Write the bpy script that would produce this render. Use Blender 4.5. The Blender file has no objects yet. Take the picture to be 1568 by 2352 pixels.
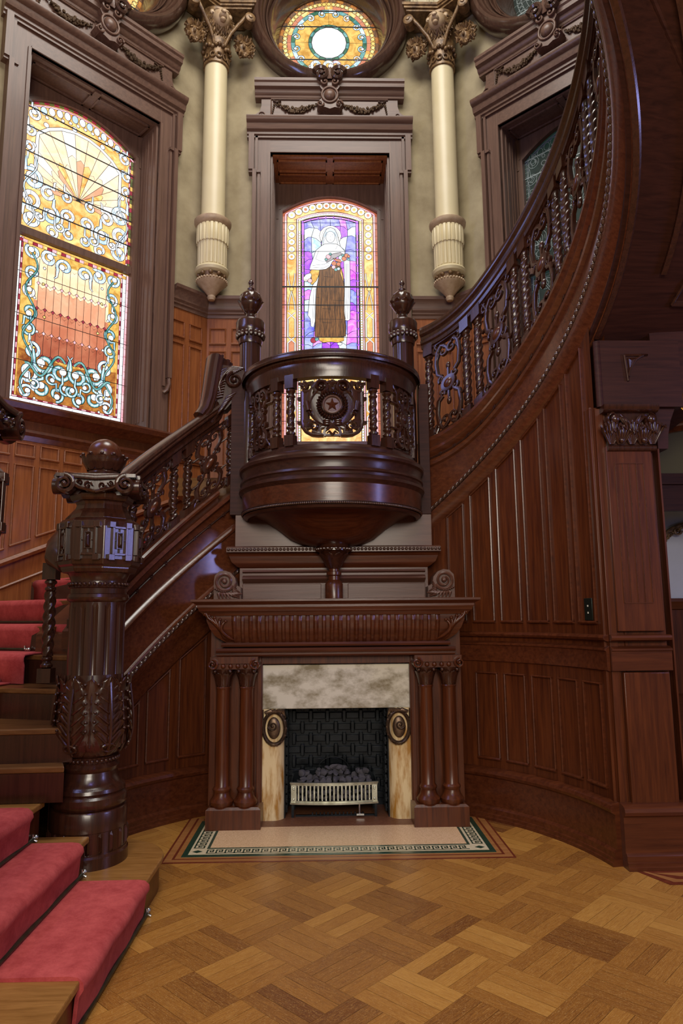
import bpy, bmesh, math, random
from mathutils import Vector, Matrix
from mathutils.geometry import tessellate_polygon
random.seed(7)
PI=math.pi
C=bpy.context.scene.collection
# ---------------------------------------------------------------- camera
CH=1.35; YAW=math.radians(1.4); PIT=math.radians(8.5); ROL=math.radians(.5)
CP=Vector((-.07,0,CH))
FW=Vector((math.sin(YAW)*math.cos(PIT),math.cos(YAW)*math.cos(PIT),math.sin(PIT)))
_r0=Vector((math.cos(YAW),-math.sin(YAW),0)); _u0=_r0.cross(FW)
RT=_r0*math.cos(ROL)-_u0*math.sin(ROL); UP=_u0*math.cos(ROL)+_r0*math.sin(ROL)
cd=bpy.data.cameras.new('camera'); cam=bpy.data.objects.new('camera',cd); C.objects.link(cam)
m=Matrix((RT,UP,-FW)).transposed().to_4x4(); m.translation=CP; cam.matrix_world=m
cd.sensor_fit='HORIZONTAL'; cd.sensor_width=36; cd.lens=36.0; cd.clip_start=.02
bpy.context.scene.camera=cam
def at(x,y,Y):                       # a pixel of the photograph as a point in the plane Y
    d=FW+RT*((x-784)/1568)-UP*((y-1176)/1568); t=(Y-CP.y)/d.y; return CP+d*t
def zat(y,Y,x=760): return at(x,y,Y).z
# ---------------------------------------------------------------- light
sc=bpy.context.scene
sc.view_settings.view_transform='Standard'; sc.view_settings.look='None'; sc.view_settings.gamma=1
sc.view_settings.exposure=0.16
w=bpy.data.worlds.new('world'); sc.world=w; w.use_nodes=True
bgn=w.node_tree.nodes['Background']; bgn.inputs[0].default_value=(1.0,.93,.84,1); bgn.inputs[1].default_value=.09
def area(name,loc,tgt,size,power,col,sy=None):
    l=bpy.data.lights.new(name,'AREA'); l.energy=power; l.color=col; l.size=size
    if sy: l.shape='RECTANGLE'; l.size_y=sy
    o=bpy.data.objects.new(name,l); C.objects.link(o); o.location=loc
    o.rotation_euler=(Vector(tgt)-Vector(loc)).to_track_quat('-Z','Y').to_euler(); return o
area('hall_window_light',(.2,-3.2,2.95),(.1,4.5,1.9),2.5,205,(1,.90,.76),1.5)
area('left_fill_light',(-1.2,-1.8,3.9),(.6,4.6,1.2),1.1,50,(1,.90,.76),1.6)  # added soft warm fill behind the camera, making up for the low ambient
area('left_blue_fill',(-2.7,3.0,4.9),(1.4,3.2,4.3),.9,40,(.34,.42,1.0),1.8)  # added blue fill out of view; the left wall has no window
area('stained_window_glow',(.5,-.8,4.6),(0,4.6,1.2),.5,26,(.36,.30,1.0),.8)
area('right_room_window',(4.2,1.9,2.4),(-1.2,3.7,1.4),.42,34,(.40,.42,1.0),1.3)
area('skylight_glow',(0,3.2,8.6),(0,4.2,0),2.4,230,(1,.97,.90),2.4)
# ---------------------------------------------------------------- materials
def nmat(name):
    mt=bpy.data.materials.new(name); mt.use_nodes=True; nt=mt.node_tree
    return mt,nt,nt.nodes['Principled BSDF']
def noise_mix(nt,c1,c2,scale,vec=(1,1,1),detail=5,rough=.6,lo=.35,hi=.65,dist=0):
    N=nt.nodes; L=nt.links
    tc=N.new('ShaderNodeTexCoord'); mp=N.new('ShaderNodeMapping'); mp.inputs['Scale'].default_value=vec
    L.new(tc.outputs['Object'],mp.inputs[0])
    no=N.new('ShaderNodeTexNoise'); no.inputs['Scale'].default_value=scale; no.inputs['Detail'].default_value=detail
    no.inputs['Roughness'].default_value=rough; no.inputs['Distortion'].default_value=dist
    L.new(mp.outputs[0],no.inputs['Vector'])
    cr=N.new('ShaderNodeValToRGB'); cr.color_ramp.elements[0].position=lo; cr.color_ramp.elements[1].position=hi
    cr.color_ramp.elements[0].color=(*c1,1); cr.color_ramp.elements[1].color=(*c2,1)
    L.new(no.outputs[0],cr.inputs[0]); return cr,no,mp
def wood(name,c1,c2,rough=.32,vec=(28,28,1.6),scale=1.6,bump=.06,coat=.08,spec=.34):
    mt,nt,b=nmat(name); cr,no,mp=noise_mix(nt,c1,c2,scale,vec,6,.62,.3,.7,.4)
    nt.links.new(cr.outputs[0],b.inputs['Base Color'])
    b.inputs['Roughness'].default_value=rough; b.inputs['Coat Weight'].default_value=coat; b.inputs['Coat Roughness'].default_value=.14; b.inputs['Specular IOR Level'].default_value=spec
    bp=nt.nodes.new('ShaderNodeBump'); bp.inputs['Strength'].default_value=bump; bp.inputs['Distance'].default_value=.01
    nt.links.new(no.outputs[0],bp.inputs['Height']); nt.links.new(bp.outputs[0],b.inputs['Normal'])
    return mt
def plain(name,c,rough=.5,metal=0,c2=None,scale=8,vec=(1,1,1),bump=0,lo=.35,hi=.65):
    mt,nt,b=nmat(name); b.inputs['Roughness'].default_value=rough; b.inputs['Metallic'].default_value=metal
    cr,no,mp=noise_mix(nt,c,c2 or c,scale,vec,6,.6,lo,hi)
    nt.links.new(cr.outputs[0],b.inputs['Base Color'])
    if bump:
        bp=nt.nodes.new('ShaderNodeBump'); bp.inputs['Strength'].default_value=bump; bp.inputs['Distance'].default_value=.01
        nt.links.new(no.outputs[0],bp.inputs['Height']); nt.links.new(bp.outputs[0],b.inputs['Normal'])
    return mt
def glow(name,c1,c2,s,scale=9,vec=(1,1,1)):
    mt,nt,b=nmat(name); cr,no,mp=noise_mix(nt,c1,c2,scale,vec,4,.6,.35,.65,.8)
    b.inputs['Base Color'].default_value=(.02,.02,.02,1); b.inputs['Roughness'].default_value=.25
    nt.links.new(cr.outputs[0],b.inputs['Emission Color']); b.inputs['Emission Strength'].default_value=s
    return mt
HZ=(1.6,28,28)
M_dark=wood('carved dark mahogany',(.024,.0075,.004),(.056,.017,.008),.25,coat=.22,spec=.5)
M_string=wood('polished string board',(.060,.015,.006),(.12,.034,.012),.24,(1.6,28,28),coat=.35,spec=.5)
M_darkh=wood('dark mahogany mouldings',(.024,.008,.0052),(.055,.019,.011),.28,HZ)
M_red=wood('red mahogany panelling',(.046,.0105,.004),(.118,.030,.008),.31)
M_redh=wood('red mahogany rails',(.048,.011,.004),(.108,.028,.009),.28,HZ,coat=.15,spec=.45)
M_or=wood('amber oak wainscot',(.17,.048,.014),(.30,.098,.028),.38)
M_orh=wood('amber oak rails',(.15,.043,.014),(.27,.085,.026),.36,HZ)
M_case=wood('umber window casing',(.098,.050,.034),(.16,.086,.057),.42,bump=.04)
M_caseh=wood('umber window mouldings',(.092,.047,.032),(.152,.081,.053),.4,HZ)
M_over=wood('brown overmantel wood',(.080,.032,.020),(.135,.058,.037),.36,HZ)
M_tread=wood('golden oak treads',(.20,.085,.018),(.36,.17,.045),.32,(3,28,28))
M_wind=wood('oak treads painted in shade',(.10,.038,.011),(.20,.085,.024),.34,(3,28,28))  # tread oak darkened: shade behind the newel is put into the colour
M_dull=wood('dull dark mahogany',(.024,.0075,.0045),(.052,.016,.009),.55,(1.6,28,28),coat=0,spec=.18)
M_plast=plain('olive plaster',(.22,.17,.095),.85,0,(.37,.305,.185),3.2,bump=.25,lo=.3,hi=.7)
M_cream=plain('cream painted plaster',(.62,.52,.30),.42,0,(.68,.58,.36),2)
M_cream2=plain('cream arch paint',(.55,.48,.31),.5,0,(.62,.55,.38),2)
M_gilt=plain('bronzed gilt plaster',(.075,.036,.014),.42,.15,(.26,.15,.062),22,bump=.3)
M_tan=plain('tan glazed plaster',(.38,.255,.145),.45,0,(.52,.38,.24),12)
M_marb=plain('veined cream marble',(.22,.18,.10),.28,0,(.64,.60,.48),6,(1,1,1.4),lo=.36,hi=.56)
M_jamb=plain('golden onyx marble',(.40,.19,.03),.25,0,(.72,.56,.30),5,(4,4,.8),lo=.36,hi=.54)
M_iron=plain('black cast iron',(.004,.006,.008),.32,.6,(.010,.014,.018),14,bump=.2)
M_brass=plain('tarnished brass',(.30,.30,.23),.32,.8,(.52,.53,.43),20)
M_gloss=wood('glossy walnut round frame',(.045,.022,.015),(.085,.042,.028),.16,coat=.8)
M_gold=plain('polished brass',(.75,.50,.14),.2,1,(.8,.58,.2),6)
M_bronze=plain('aged bronze',(.075,.045,.028),.38,.7,(.17,.11,.065),30)
M_nick=plain('nickel steel',(.5,.5,.46),.25,.95,(.6,.6,.56),9)
M_coal=plain('grey lava rock',(.055,.05,.055),.85,0,(.15,.14,.15),30,bump=.5)
M_tile=plain('pink beige mosaic tile',(.56,.34,.17),.4,0,(.76,.51,.30),160,lo=.4,hi=.6)
M_green=plain('dark green tile',(.010,.035,.020),.22,0,(.018,.055,.034),60)
M_tilec=plain('cream tile',(.55,.45,.27),.4,0,(.62,.52,.34),40)
M_terra=plain('rust brown hearth tile',(.14,.05,.022),.5,0,(.20,.08,.036),60)
M_rodm=plain('dark olive metal rod',(.05,.05,.03),.35,.7,(.09,.085,.05),20)
M_lead=plain('dark lead came',(.012,.012,.012),.5,.3)
M_leads=plain('pale lead came',(.30,.34,.33),.45,.2)
M_white=plain('pale grey wall',(.50,.52,.58),.7,0,(.54,.56,.62),3)
M_plate=plain('dark bronze plate',(.02,.025,.018),.35,.6)
M_ivory=plain('ivory switch',(.6,.57,.45),.4)
M_carpet,nt,b=nmat('red wool carpet')
cr,no,mp=noise_mix(nt,(.36,.020,.022),(.66,.10,.09),9,(1,1,1),8,.8,.32,.68)
no2=nt.nodes.new('ShaderNodeTexNoise'); no2.inputs['Scale'].default_value=420
nt.links.new(cr.outputs[0],b.inputs['Base Color']); b.inputs['Roughness'].default_value=.95
b.inputs['Sheen Weight'].default_value=.15; b.inputs['Sheen Tint'].default_value=(1,.3,.25,1)
bp=nt.nodes.new('ShaderNodeBump'); bp.inputs['Strength'].default_value=.6; bp.inputs['Distance'].default_value=.006
nt.links.new(no2.outputs[0],bp.inputs['Height']); nt.links.new(bp.outputs[0],b.inputs['Normal'])
# parquet: colour per plank from an attribute, grain along the plank's own UV
M_floor,nt,b=nmat('oak basket parquet'); N=nt.nodes; L=nt.links
uv=N.new('ShaderNodeUVMap'); uv.uv_map='grain'
mp=N.new('ShaderNodeMapping'); mp.inputs['Scale'].default_value=(3,46,1); L.new(uv.outputs[0],mp.inputs[0])
n1=N.new('ShaderNodeTexNoise'); n1.inputs['Scale'].default_value=1.4; n1.inputs['Detail'].default_value=8; n1.inputs['Roughness'].default_value=.7; n1.inputs['Distortion'].default_value=.5
L.new(mp.outputs[0],n1.inputs['Vector'])
atn=N.new('ShaderNodeAttribute'); atn.attribute_name='tone'
mp2=N.new('ShaderNodeMapping'); mp2.inputs['Scale'].default_value=(16,44,1); mp2.inputs['Rotation'].default_value=(0,0,.5); L.new(uv.outputs[0],mp2.inputs[0])
n2=N.new('ShaderNodeTexNoise'); n2.inputs['Scale'].default_value=1.3; n2.inputs['Detail'].default_value=2; n2.inputs['Distortion'].default_value=2.2; L.new(mp2.outputs[0],n2.inputs['Vector'])
c1=N.new('ShaderNodeValToRGB'); c1.color_ramp.elements[0].position=.0; c1.color_ramp.elements[1].position=1
c1.color_ramp.elements[0].color=(.125,.036,.006,1); c1.color_ramp.elements[1].color=(.55,.275,.055,1)
e=c1.color_ramp.elements.new(.5); e.color=(.33,.135,.021,1)
ad=N.new('ShaderNodeMath'); ad.operation='MULTIPLY_ADD'; ad.inputs[1].default_value=1.3; ad.inputs[2].default_value=-.65; L.new(n1.outputs[0],ad.inputs[0])
ad2=N.new('ShaderNodeMath'); ad2.operation='ADD'; L.new(ad.outputs[0],ad2.inputs[0]); L.new(atn.outputs['Fac'],ad2.inputs[1])
L.new(ad2.outputs[0],c1.inputs[0])
fl=N.new('ShaderNodeValToRGB'); fl.color_ramp.elements[0].position=.57; fl.color_ramp.elements[1].position=.64; L.new(n2.outputs[0],fl.inputs[0])
fm=N.new('ShaderNodeMath'); fm.operation='MULTIPLY'; fm.inputs[1].default_value=.42; L.new(fl.outputs[0],fm.inputs[0])
mx=N.new('ShaderNodeMixRGB'); mx.inputs[2].default_value=(.58,.34,.11,1); L.new(fm.outputs[0],mx.inputs[0]); L.new(c1.outputs[0],mx.inputs[1])
L.new(mx.outputs[0],b.inputs['Base Color']); b.inputs['Roughness'].default_value=.42; b.inputs['Coat Weight'].default_value=.3; b.inputs['Coat Roughness'].default_value=.25
bp=N.new('ShaderNodeBump'); bp.inputs['Strength'].default_value=.08; bp.inputs['Distance'].default_value=.01; L.new(n1.outputs[0],bp.inputs['Height']); L.new(bp.outputs[0],b.inputs['Normal'])
# ---------------------------------------------------------------- mesh builder
class MB:
    def __init__(s,f=None): s.v=[]; s.F=[]; s.mi=[]; s.f=f
    def add(s,vs,fs,mi=0,f=None):
        f=f or s.f; o=len(s.v)
        s.v+= [tuple(f(*p)) for p in vs] if f else [tuple(p) for p in vs]
        for q in fs: s.F.append([i+o for i in q]); s.mi.append(mi)
        return s
    def box(s,x0,x1,y0,y1,z0,z1,n=1,mi=0,nz=1):
        vs=[];fs=[]
        X=[x0+(x1-x0)*i/n for i in range(n+1)]; Z=[z0+(z1-z0)*i/nz for i in range(nz+1)]
        for x in X:
            ring=[(y0,z) for z in Z]+[(y1,z) for z in reversed(Z)]
            vs+=[(x,y,z) for y,z in ring]
        k=2*(nz+1)
        for i in range(n):
            for j in range(k): a=i*k+j;b=i*k+(j+1)%k; fs.append((a,b,b+k,a+k))
        for i in (0,n):
            for j in range(nz): fs.append((i*k+j,i*k+j+1,i*k+k-2-j,i*k+k-1-j))
        return s.add(vs,fs,mi)
    def fr(s,x0,x1,z0,z1,w,y0,y1,n=1):          # rectangular frame
        s.box(x0,x1,y0,y1,z0,z0+w,n); s.box(x0,x1,y0,y1,z1-w,z1,n)
        s.box(x0,x0+w,y0,y1,z0+w,z1-w); s.box(x1-w,x1,y0,y1,z0+w,z1-w)
    def lathe(s,cx,cy,prof,n=32,mod=None,a0=0,a1=2*PI,mi=0,f=None,sub=1,axis='z'):
        P=[]
        for i in range(len(prof)-1):
            for k in range(sub): t=k/sub; P.append((prof[i][0]*(1-t)+prof[i+1][0]*t,prof[i][1]*(1-t)+prof[i+1][1]*t))
        P.append(prof[-1]); full=abs(a1-a0-2*PI)<1e-6; m=n if full else n+1
        vs=[]
        for r,z in P:
            for i in range(m):
                a=a0+(a1-a0)*i/n; rr=mod(a,z,r) if mod else r
                if axis=='z': vs.append((cx+rr*math.cos(a),cy+rr*math.sin(a),z))
                else: vs.append((cx+rr*math.cos(a),z,cy+rr*math.sin(a)))
        fs=[]
        for j in range(len(P)-1):
            for i in range(n):
                i2=(i+1)%m if full else i+1
                fs.append((j*m+i,j*m+i2,(j+1)*m+i2,(j+1)*m+i))
        if full: fs.append(list(range(m))[::-1]); fs.append([(len(P)-1)*m+i for i in range(m)])
        return s.add(vs,fs,mi,f)
    def prof(s,pr,x0,x1,n=1,mi=0,closed=True):   # profile of (d,h) run along x ; y=-d (towards the room), z=h
        vs=[];fs=[];k=len(pr)
        for i in range(n+1):
            x=x0+(x1-x0)*i/n; vs+=[(x,-d,h) for d,h in pr]
        for i in range(n):
            for j in range(k if closed else k-1):
                a=i*k+j;b=i*k+(j+1)%k; fs.append((a,b,b+k,a+k))
        if closed: fs.append(list(range(k))[::-1]); fs.append([n*k+j for j in range(k)])
        return s.add(vs,fs,mi)
    def poly(s,pts,y0,y1,mi=0,n=None):           # 2D outline (x,z) extruded y0..y1
        k=len(pts); tr=tessellate_polygon([[Vector((p[0],p[1],0)) for p in pts]])
        vs=[(p[0],y0,p[1]) for p in pts]+[(p[0],y1,p[1]) for p in pts]
        fs=[tuple(t) for t in tr]+[tuple(i+k for i in reversed(t)) for t in tr]
        fs+=[(i,(i+1)%k,(i+1)%k+k,i+k) for i in range(k)]
        return s.add(vs,fs,mi)
    def ribbon(s,pts,w,y0,y1,mi=0,ridge=0):      # strip along a 2D path, optional raised middle
        k=len(pts); vs=[];fs=[]
        for i,p in enumerate(pts):
            a=pts[max(i-1,0)];b=pts[min(i+1,k-1)]; dx,dz=b[0]-a[0],b[1]-a[1]; l=math.hypot(dx,dz) or 1
            ww=(w[i] if isinstance(w,(list,tuple)) else w)/2; nx,nz=-dz/l*ww,dx/l*ww
            vs+=[(p[0]+nx,y1,p[1]+nz),(p[0]+nx,y0,p[1]+nz),(p[0],y0-ridge,p[1]),(p[0]-nx,y0,p[1]-nz),(p[0]-nx,y1,p[1]-nz)]
        for i in range(k-1):
            for j in range(5): a=i*5+j;b=i*5+(j+1)%5; fs.append((a,b,b+5,a+5))
        fs.append((4,3,2,1,0)); fs.append(tuple((k-1)*5+j for j in range(5)))
        return s.add(vs,fs,mi)
    def tube(s,pts,r,n=8,mi=0,f=None):
        P=[Vector(p) for p in pts]; k=len(P); vs=[];fs=[]; u=None
        for i,p in enumerate(P):
            t=(P[min(i+1,k-1)]-P[max(i-1,0)]).normalized()
            if u is None: u=t.orthogonal().normalized()
            u=(u-t*u.dot(t)).normalized(); v=t.cross(u); rr=r[i] if isinstance(r,(list,tuple)) else r
            vs+=[tuple(p+(u*math.cos(2*PI*j/n)+v*math.sin(2*PI*j/n))*rr) for j in range(n)]
        for i in range(k-1):
            for j in range(n): a=i*n+j;b=i*n+(j+1)%n; fs.append((a,b,b+n,a+n))
        fs.append(list(range(n))[::-1]); fs.append([(k-1)*n+j for j in range(n)])
        return s.add(vs,fs,mi,f)
    def ball(s,c,r,sx=1,sy=1,sz=1,n=12,m=8,mi=0):
        vs=[(c[0],c[1],c[2]-r*sz)]
        for j in range(1,m):
            t=-PI/2+PI*j/m
            vs+=[(c[0]+r*sx*math.cos(t)*math.cos(2*PI*i/n),c[1]+r*sy*math.cos(t)*math.sin(2*PI*i/n),c[2]+r*sz*math.sin(t)) for i in range(n)]
        vs.append((c[0],c[1],c[2]+r*sz)); fs=[]
        for i in range(n): fs.append((0,1+(i+1)%n,1+i))
        for j in range(m-2):
            for i in range(n): a=1+j*n+i;b=1+j*n+(i+1)%n; fs.append((a,b,b+n,a+n))
        o=1+(m-2)*n
        for i in range(n): fs.append((o+i,o+(i+1)%n,len(vs)-1))
        return s.add(vs,fs,mi)
    def scroll(s,x,z,r,a0,turns,w,y0,y1,sgn=1,tail=None,ridge=.004,n=26,mi=0,eye=True):   # spiral volute, path runs from eye outwards
        p=[];W=[]
        for i in range(n+1):
            t=i/n; a=a0-sgn*(1-t)*turns*2*PI; rr=r*(.16+.84*t**.8)
            p.append((x+rr*math.cos(a),z+rr*math.sin(a))); W.append(w*(.45+.55*t))
        if tail: p+=tail; W+=[w]*len(tail)
        s.ribbon(p,W,y0,y1,mi,ridge)
        if eye: s.ball((x,y0,z),r*.27,1,.8,1,8,6,mi)
        return s
    def leaf(s,base,h,wd,out,fn,nu=8,nv=12,thick=.004,lobes=5):   # acanthus leaf: fn(u,v,o)->point, u lateral metres, v height metres, o outward metres
        vs=[];fs=[]
        for j in range(nv+1):
            t=j/nv; W=wd*(math.sin(PI*min(1,.12+t*.88))**.6)*(1+.22*abs(math.sin(lobes*PI*t)))
            for i in range(nu+1):
                u=-1+2*i/nu
                o=out*(t**3)+.35*wd*(1-u*u)*.3+abs(math.sin(u*PI*2.5))*wd*.08
                vs.append(fn(base[0]+u*W,base[1]+t*h-(out*.6*max(0,t-.85)/.15 if out>0 else 0),base[2]+o))
        for j in range(nv):
            for i in range(nu): a=j*(nu+1)+i; fs.append((a,a+1,a+nu+2,a+nu+1))
        return s.add(vs,fs)
    def build(s,name,mats,parent=None,smooth=True,bevel=0,ang=35,origin=None):
        me=bpy.data.meshes.new(name); off=Vector(parent['_w']) if parent is not None and '_w' in parent else Vector((0,0,0))
        o0=Vector(origin) if origin else off
        me.from_pydata([tuple(Vector(p)-o0) for p in s.v],[],s.F)
        mats=mats if isinstance(mats,(list,tuple)) else [mats]
        for q in mats: me.materials.append(q)
        for p,i in zip(me.polygons,s.mi): p.material_index=i
        bm=bmesh.new(); bm.from_mesh(me); bmesh.ops.remove_doubles(bm,verts=bm.verts,dist=1e-6)
        bmesh.ops.recalc_face_normals(bm,faces=bm.faces); bm.to_mesh(me); bm.free()
        if smooth:
            me.polygons.foreach_set('use_smooth',[True]*len(me.polygons)); me.set_sharp_from_angle(angle=math.radians(ang))
        o=bpy.data.objects.new(name,me); C.objects.link(o)
        if parent is not None: o.parent=parent; o.location=o0-off; o['_w']=tuple(o0)
        else: o.location=o0; o['_w']=tuple(o0)
        if bevel:
            md=o.modifiers.new('bevel','BEVEL'); md.width=bevel; md.segments=2; md.limit_method='ANGLE'; md.angle_limit=math.radians(40)
        return o
def thing(name,label,cat,loc=(0,0,0),group=None,kind=None):
    o=bpy.data.objects.new(name,None); C.objects.link(o); o.location=loc; o['_w']=tuple(loc); o.empty_display_size=.1
    if label: o['label']=label
    if cat: o['category']=cat
    if group: o['group']=group
    if kind: o['kind']=kind
    return o
def tag(o,label=None,cat=None,group=None,kind=None):
    if label: o['label']=label
    if cat: o['category']=cat
    if group: o['group']=group
    if kind: o['kind']=kind
    return o
def dup(root,loc,label=None):
    r=root.copy(); C.objects.link(r); r.location=loc; r['_w']=tuple(loc)
    if label: r['label']=label
    for ch in list(root.children):
        c=ch.copy(); C.objects.link(c); c.parent=r
        for g in ch.children: d=g.copy(); C.objects.link(d); d.parent=c
    return r
def arcp(cx,cz,r,a0,a1,n=12): return [(cx+r*math.cos(math.radians(a0+(a1-a0)*i/n)),cz+r*math.sin(math.radians(a0+(a1-a0)*i/n))) for i in range(n+1)]
# ================================================================ SETTING
# floor: basket weave of square blocks laid at 45 degrees, every plank a face
def build_floor():
    vs=[];fs=[];tone=[];uvs=[]
    R2=random.Random(3); S=.2825; c45=math.cos(PI/4)
    ux,uy=(c45,c45),(-c45,c45); ox,oy=.22,2.86
    for i in range(-22,26):
        for j in range(-22,26):
            bx=ox+(ux[0]*i+uy[0]*j)*S; by=oy+(ux[1]*i+uy[1]*j)*S
            if not(-3.4<bx<5.5 and -2.6<by<8.2): continue
            base=R2.uniform(.30,.68); 
            if R2.random()<.15: base-=.14
            for k in range(4):
                a0,a1=k/4,(k+1)/4; g=.0006/S
                if (i+j)%2: q=[(0,a0+g),(1,a0+g),(1,a1-g),(0,a1-g)]; lu=[(0,0),(1,0),(1,.25),(0,.25)]
                else: q=[(a0+g,0),(a1-g,0),(a1-g,1),(a0+g,1)]; lu=[(0,0),(0,.25),(1,.25),(1,0)]
                o=len(vs); rx,ry=R2.uniform(0,50),R2.uniform(0,50)
                vs+=[(bx+(ux[0]*p+uy[0]*r)*S,by+(ux[1]*p+uy[1]*r)*S,0) for p,r in q]
                fs.append((o,o+1,o+2,o+3)); t=base+R2.uniform(-.13,.13)-(.22 if R2.random()<.09 else 0)
                tone+= [t]; uvs+=[(u*S*3.5+rx,v*S*3.5+ry) for u,v in lu]
    me=bpy.data.meshes.new('floor'); me.from_pydata(vs,[],fs); me.materials.append(M_floor)
    me.materials.append(M_dark)
    ul=me.uv_layers.new(name='grain')
    for i,u in enumerate(uvs): ul.data[i].uv=u
    at_=me.attributes.new('tone','FLOAT','FACE')
    for i,t in enumerate(tone): at_.data[i].value=t
    o=bpy.data.objects.new('floor',me); C.objects.link(o); o['kind']='structure'; o['_w']=(0,0,0)
    b=MB(); b.box(-3.4,5.5,-2.6,8.2,-.12,-.001); b.build('subfloor',M_dark,o)
build_floor()
b=MB(); b.box(-3.6,5.5,-2.6,8.2,9.3,9.4); tag(b.build('ceiling',M_cream2),kind='structure')

def lin(x,y,dx,dy,nx,ny): return lambda X,Y,Z:(x+X*dx+Y*nx,y+X*dy+Y*ny,Z)
Q=math.sqrt(.5)
fM=lin(0,6.4,1,0,0,1); fL=lin(-2.081,5.544,Q,Q,-Q,Q); fR=lin(2.081,5.544,Q,-Q,Q,Q)
HO=.607; ZT=6.015; ZS=2.98; OC=7.58
def wall(name,f,gate=0):
    b=MB(f)
    for x0,x1 in ((-1.235,-HO-.02),(HO+.02,1.235)): b.box(x0,x1,0,.5,2.97 if gate and x0>0 else -.02,6.9); b.box(x0,x1,.003,.3,6.8,7.3)
    b.box(-HO-.03,HO+.03,0,.5,ZT+.02,6.9); b.box(-HO-.03,.35 if gate else HO+.03,0,.5,-.02,ZS-.04)
    n=64; vs=[];fs=[]                                   # upper field with the round opening
    for i in range(n):
        a=2*PI*i/n; c,s_=math.cos(a),math.sin(a); k=min(1.235/abs(c) if c else 9,(1.75/s_ if s_>1e-6 else (.68/-s_ if s_<-1e-6 else 99)))
        for y in (0,.5): vs+=[(.66*c,y,OC+.66*s_),(k*c,y,OC+k*s_)]
    for i in range(n):
        a=i*4;d=((i+1)%n)*4; fs+=[(a,a+1,d+1,d),(a+2,d+2,d+3,a+3),(a,d,d+2,a+2)]
    b.add(vs,fs)
    o=b.build(name,M_plast); o['kind']='structure'; return o
wB=wall('wall_back',fM); wL=wall('wall_back_left',fL); wR=wall('wall_back_right',fR,1)
# outer side walls that carry on towards the hall
b=MB(); b.box(-3.3,-2.93,-2.0,4.70,0,9.3); tag(b.build('wall_left',M_plast),kind='structure')

# ---- wainscot helpers
def panel(b,x0,x1,z0,z1,m=.012,d=.012,z1b=None,zs=None):   # sunk panel moulding lying on y=0 ; optional sloped top
    zt0,zt1=z1,(z1 if z1b is None else z1b)
    zb0,zb1=z0,(z0 if zs is None else zs)
    for (w,y0,rg) in ((m,-d,.004),):
        b.ribbon([(x0,zb0),(x0,zt0)],w,y0,.002,ridge=rg); b.ribbon([(x1,zb1),(x1,zt1)],w,y0,.002,ridge=rg)
        b.ribbon([(x0-w/2,zt0),(x1+w/2,zt1)],w,y0,.002,ridge=rg); b.ribbon([(x0-w/2,zb0),(x1+w/2,zb1)],w*1.5,y0-.004,.002,ridge=rg)
CAPP=[(0,0),(.02,0),(.022,.03),(.035,.04),(.035,.055),(.05,.075),(.05,.1),(.07,.13),(.075,.15),(.095,.17),(.1,.2),(0,.2)]
def wainscot(wallo,f,spans,cells):
    b=MB(f)
    for x0,x1 in spans: b.box(x0,x1,-.02,.01,2.97 if f is fR and x0>0 else .3,4.25)
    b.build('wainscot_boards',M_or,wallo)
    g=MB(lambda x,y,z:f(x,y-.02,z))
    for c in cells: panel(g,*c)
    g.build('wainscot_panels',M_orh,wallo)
    g=MB(f)
    for x0,x1 in spans:
        if abs(x1-x0)<.6: g.prof([(d+.01,h+4.23) for d,h in CAPP],x0,x1)
    g.build('wainscot_cap',M_darkh if False else M_caseh,wallo)
cellsM=[]
for sx in (-1,1):
    for a,c in ((1.035,1.185),(.845,.97)):
        x0,x1=min(sx*a,sx*c),max(sx*a,sx*c)
        cellsM+= [(x0,x1,3.965,4.12),(x0,x1,2.75,3.885)]
wainscot(wB,fM,[(-1.215,-.80),(.80,1.215)],cellsM)
cellsS=[]
for x in (.808,1.005): cellsS+=[(x,x+.13,3.95,4.105),(x,x+.13,2.75,3.885),(-x-.13,-x,3.95,4.105),(-x-.13,-x,2.2,3.885)]
for k in range(-3,7):
    x=-.523+k*.19; zb=1.885+.455*(x+.5)
    cellsS+=[(x,x+.138,2.572,2.672),(x,x+.138,zb,2.502,.012,.012,2.502,zb+.062)]
wainscot(wL,fL,[(-1.215,-.80),(.80,1.215)],cellsS)
wainscot(wR,fR,[(-1.215,-.80),(.80,1.215)],[c for c in cellsS if c[0]<.2 or c[2]>3.5])
for wo,f in ((wL,fL),(wR,fR)):
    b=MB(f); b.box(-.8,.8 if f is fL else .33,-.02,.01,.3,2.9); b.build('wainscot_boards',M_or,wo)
    b=MB(f); b.prof([(0,2.70),(.03,2.70),(.035,2.74),(.02,2.76),(.02,2.86),(.045,2.88),(.06,2.91),(.09,2.93),(.1,2.97),(.085,2.99),(0,2.99)],-.83,.83)
    b.prof([(.018,2.73),(.035,2.74),(.045,2.765),(.03,2.79),(.018,2.79)],-1.2,1.2 if f is fL else .34); b.build('sill_moulding',M_redh,wo)

# ---- stained glass painter
GL={}
def gl(n,c1,c2,s,scale=9,vec=(1,1,1)): GL[n]=glow('glass '+n,c1,c2,s,scale,vec)
gl('white',(.90,.93,1.0),(1,1,1),1.2); gl('icewhite',(.55,.75,.95),(1,1,1),1.05)
gl('amber',(.75,.28,.04),(1,.66,.25),1.35,11); gl('gold',(.55,.26,.03),(.95,.62,.16),1.15,13)
gl('deepamber',(.30,.06,.01),(.75,.30,.05),.8,16); gl('peach',(1,.62,.35),(1,.80,.58),1.25,6)
gl('rosy',(.72,.22,.11),(.9,.36,.2),.9,5); gl('redorange',(.52,.11,.05),(.75,.24,.12),.8,5)
gl('teal',(.04,.30,.28),(.35,.72,.70),.8,14); gl('green',(.02,.16,.08),(.12,.42,.25),.6,14)
gl('lightblue',(.35,.62,.95),(.85,.95,1),1.1,14); gl('ruby',(.30,.01,.03),(.6,.05,.10),.8)
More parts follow.
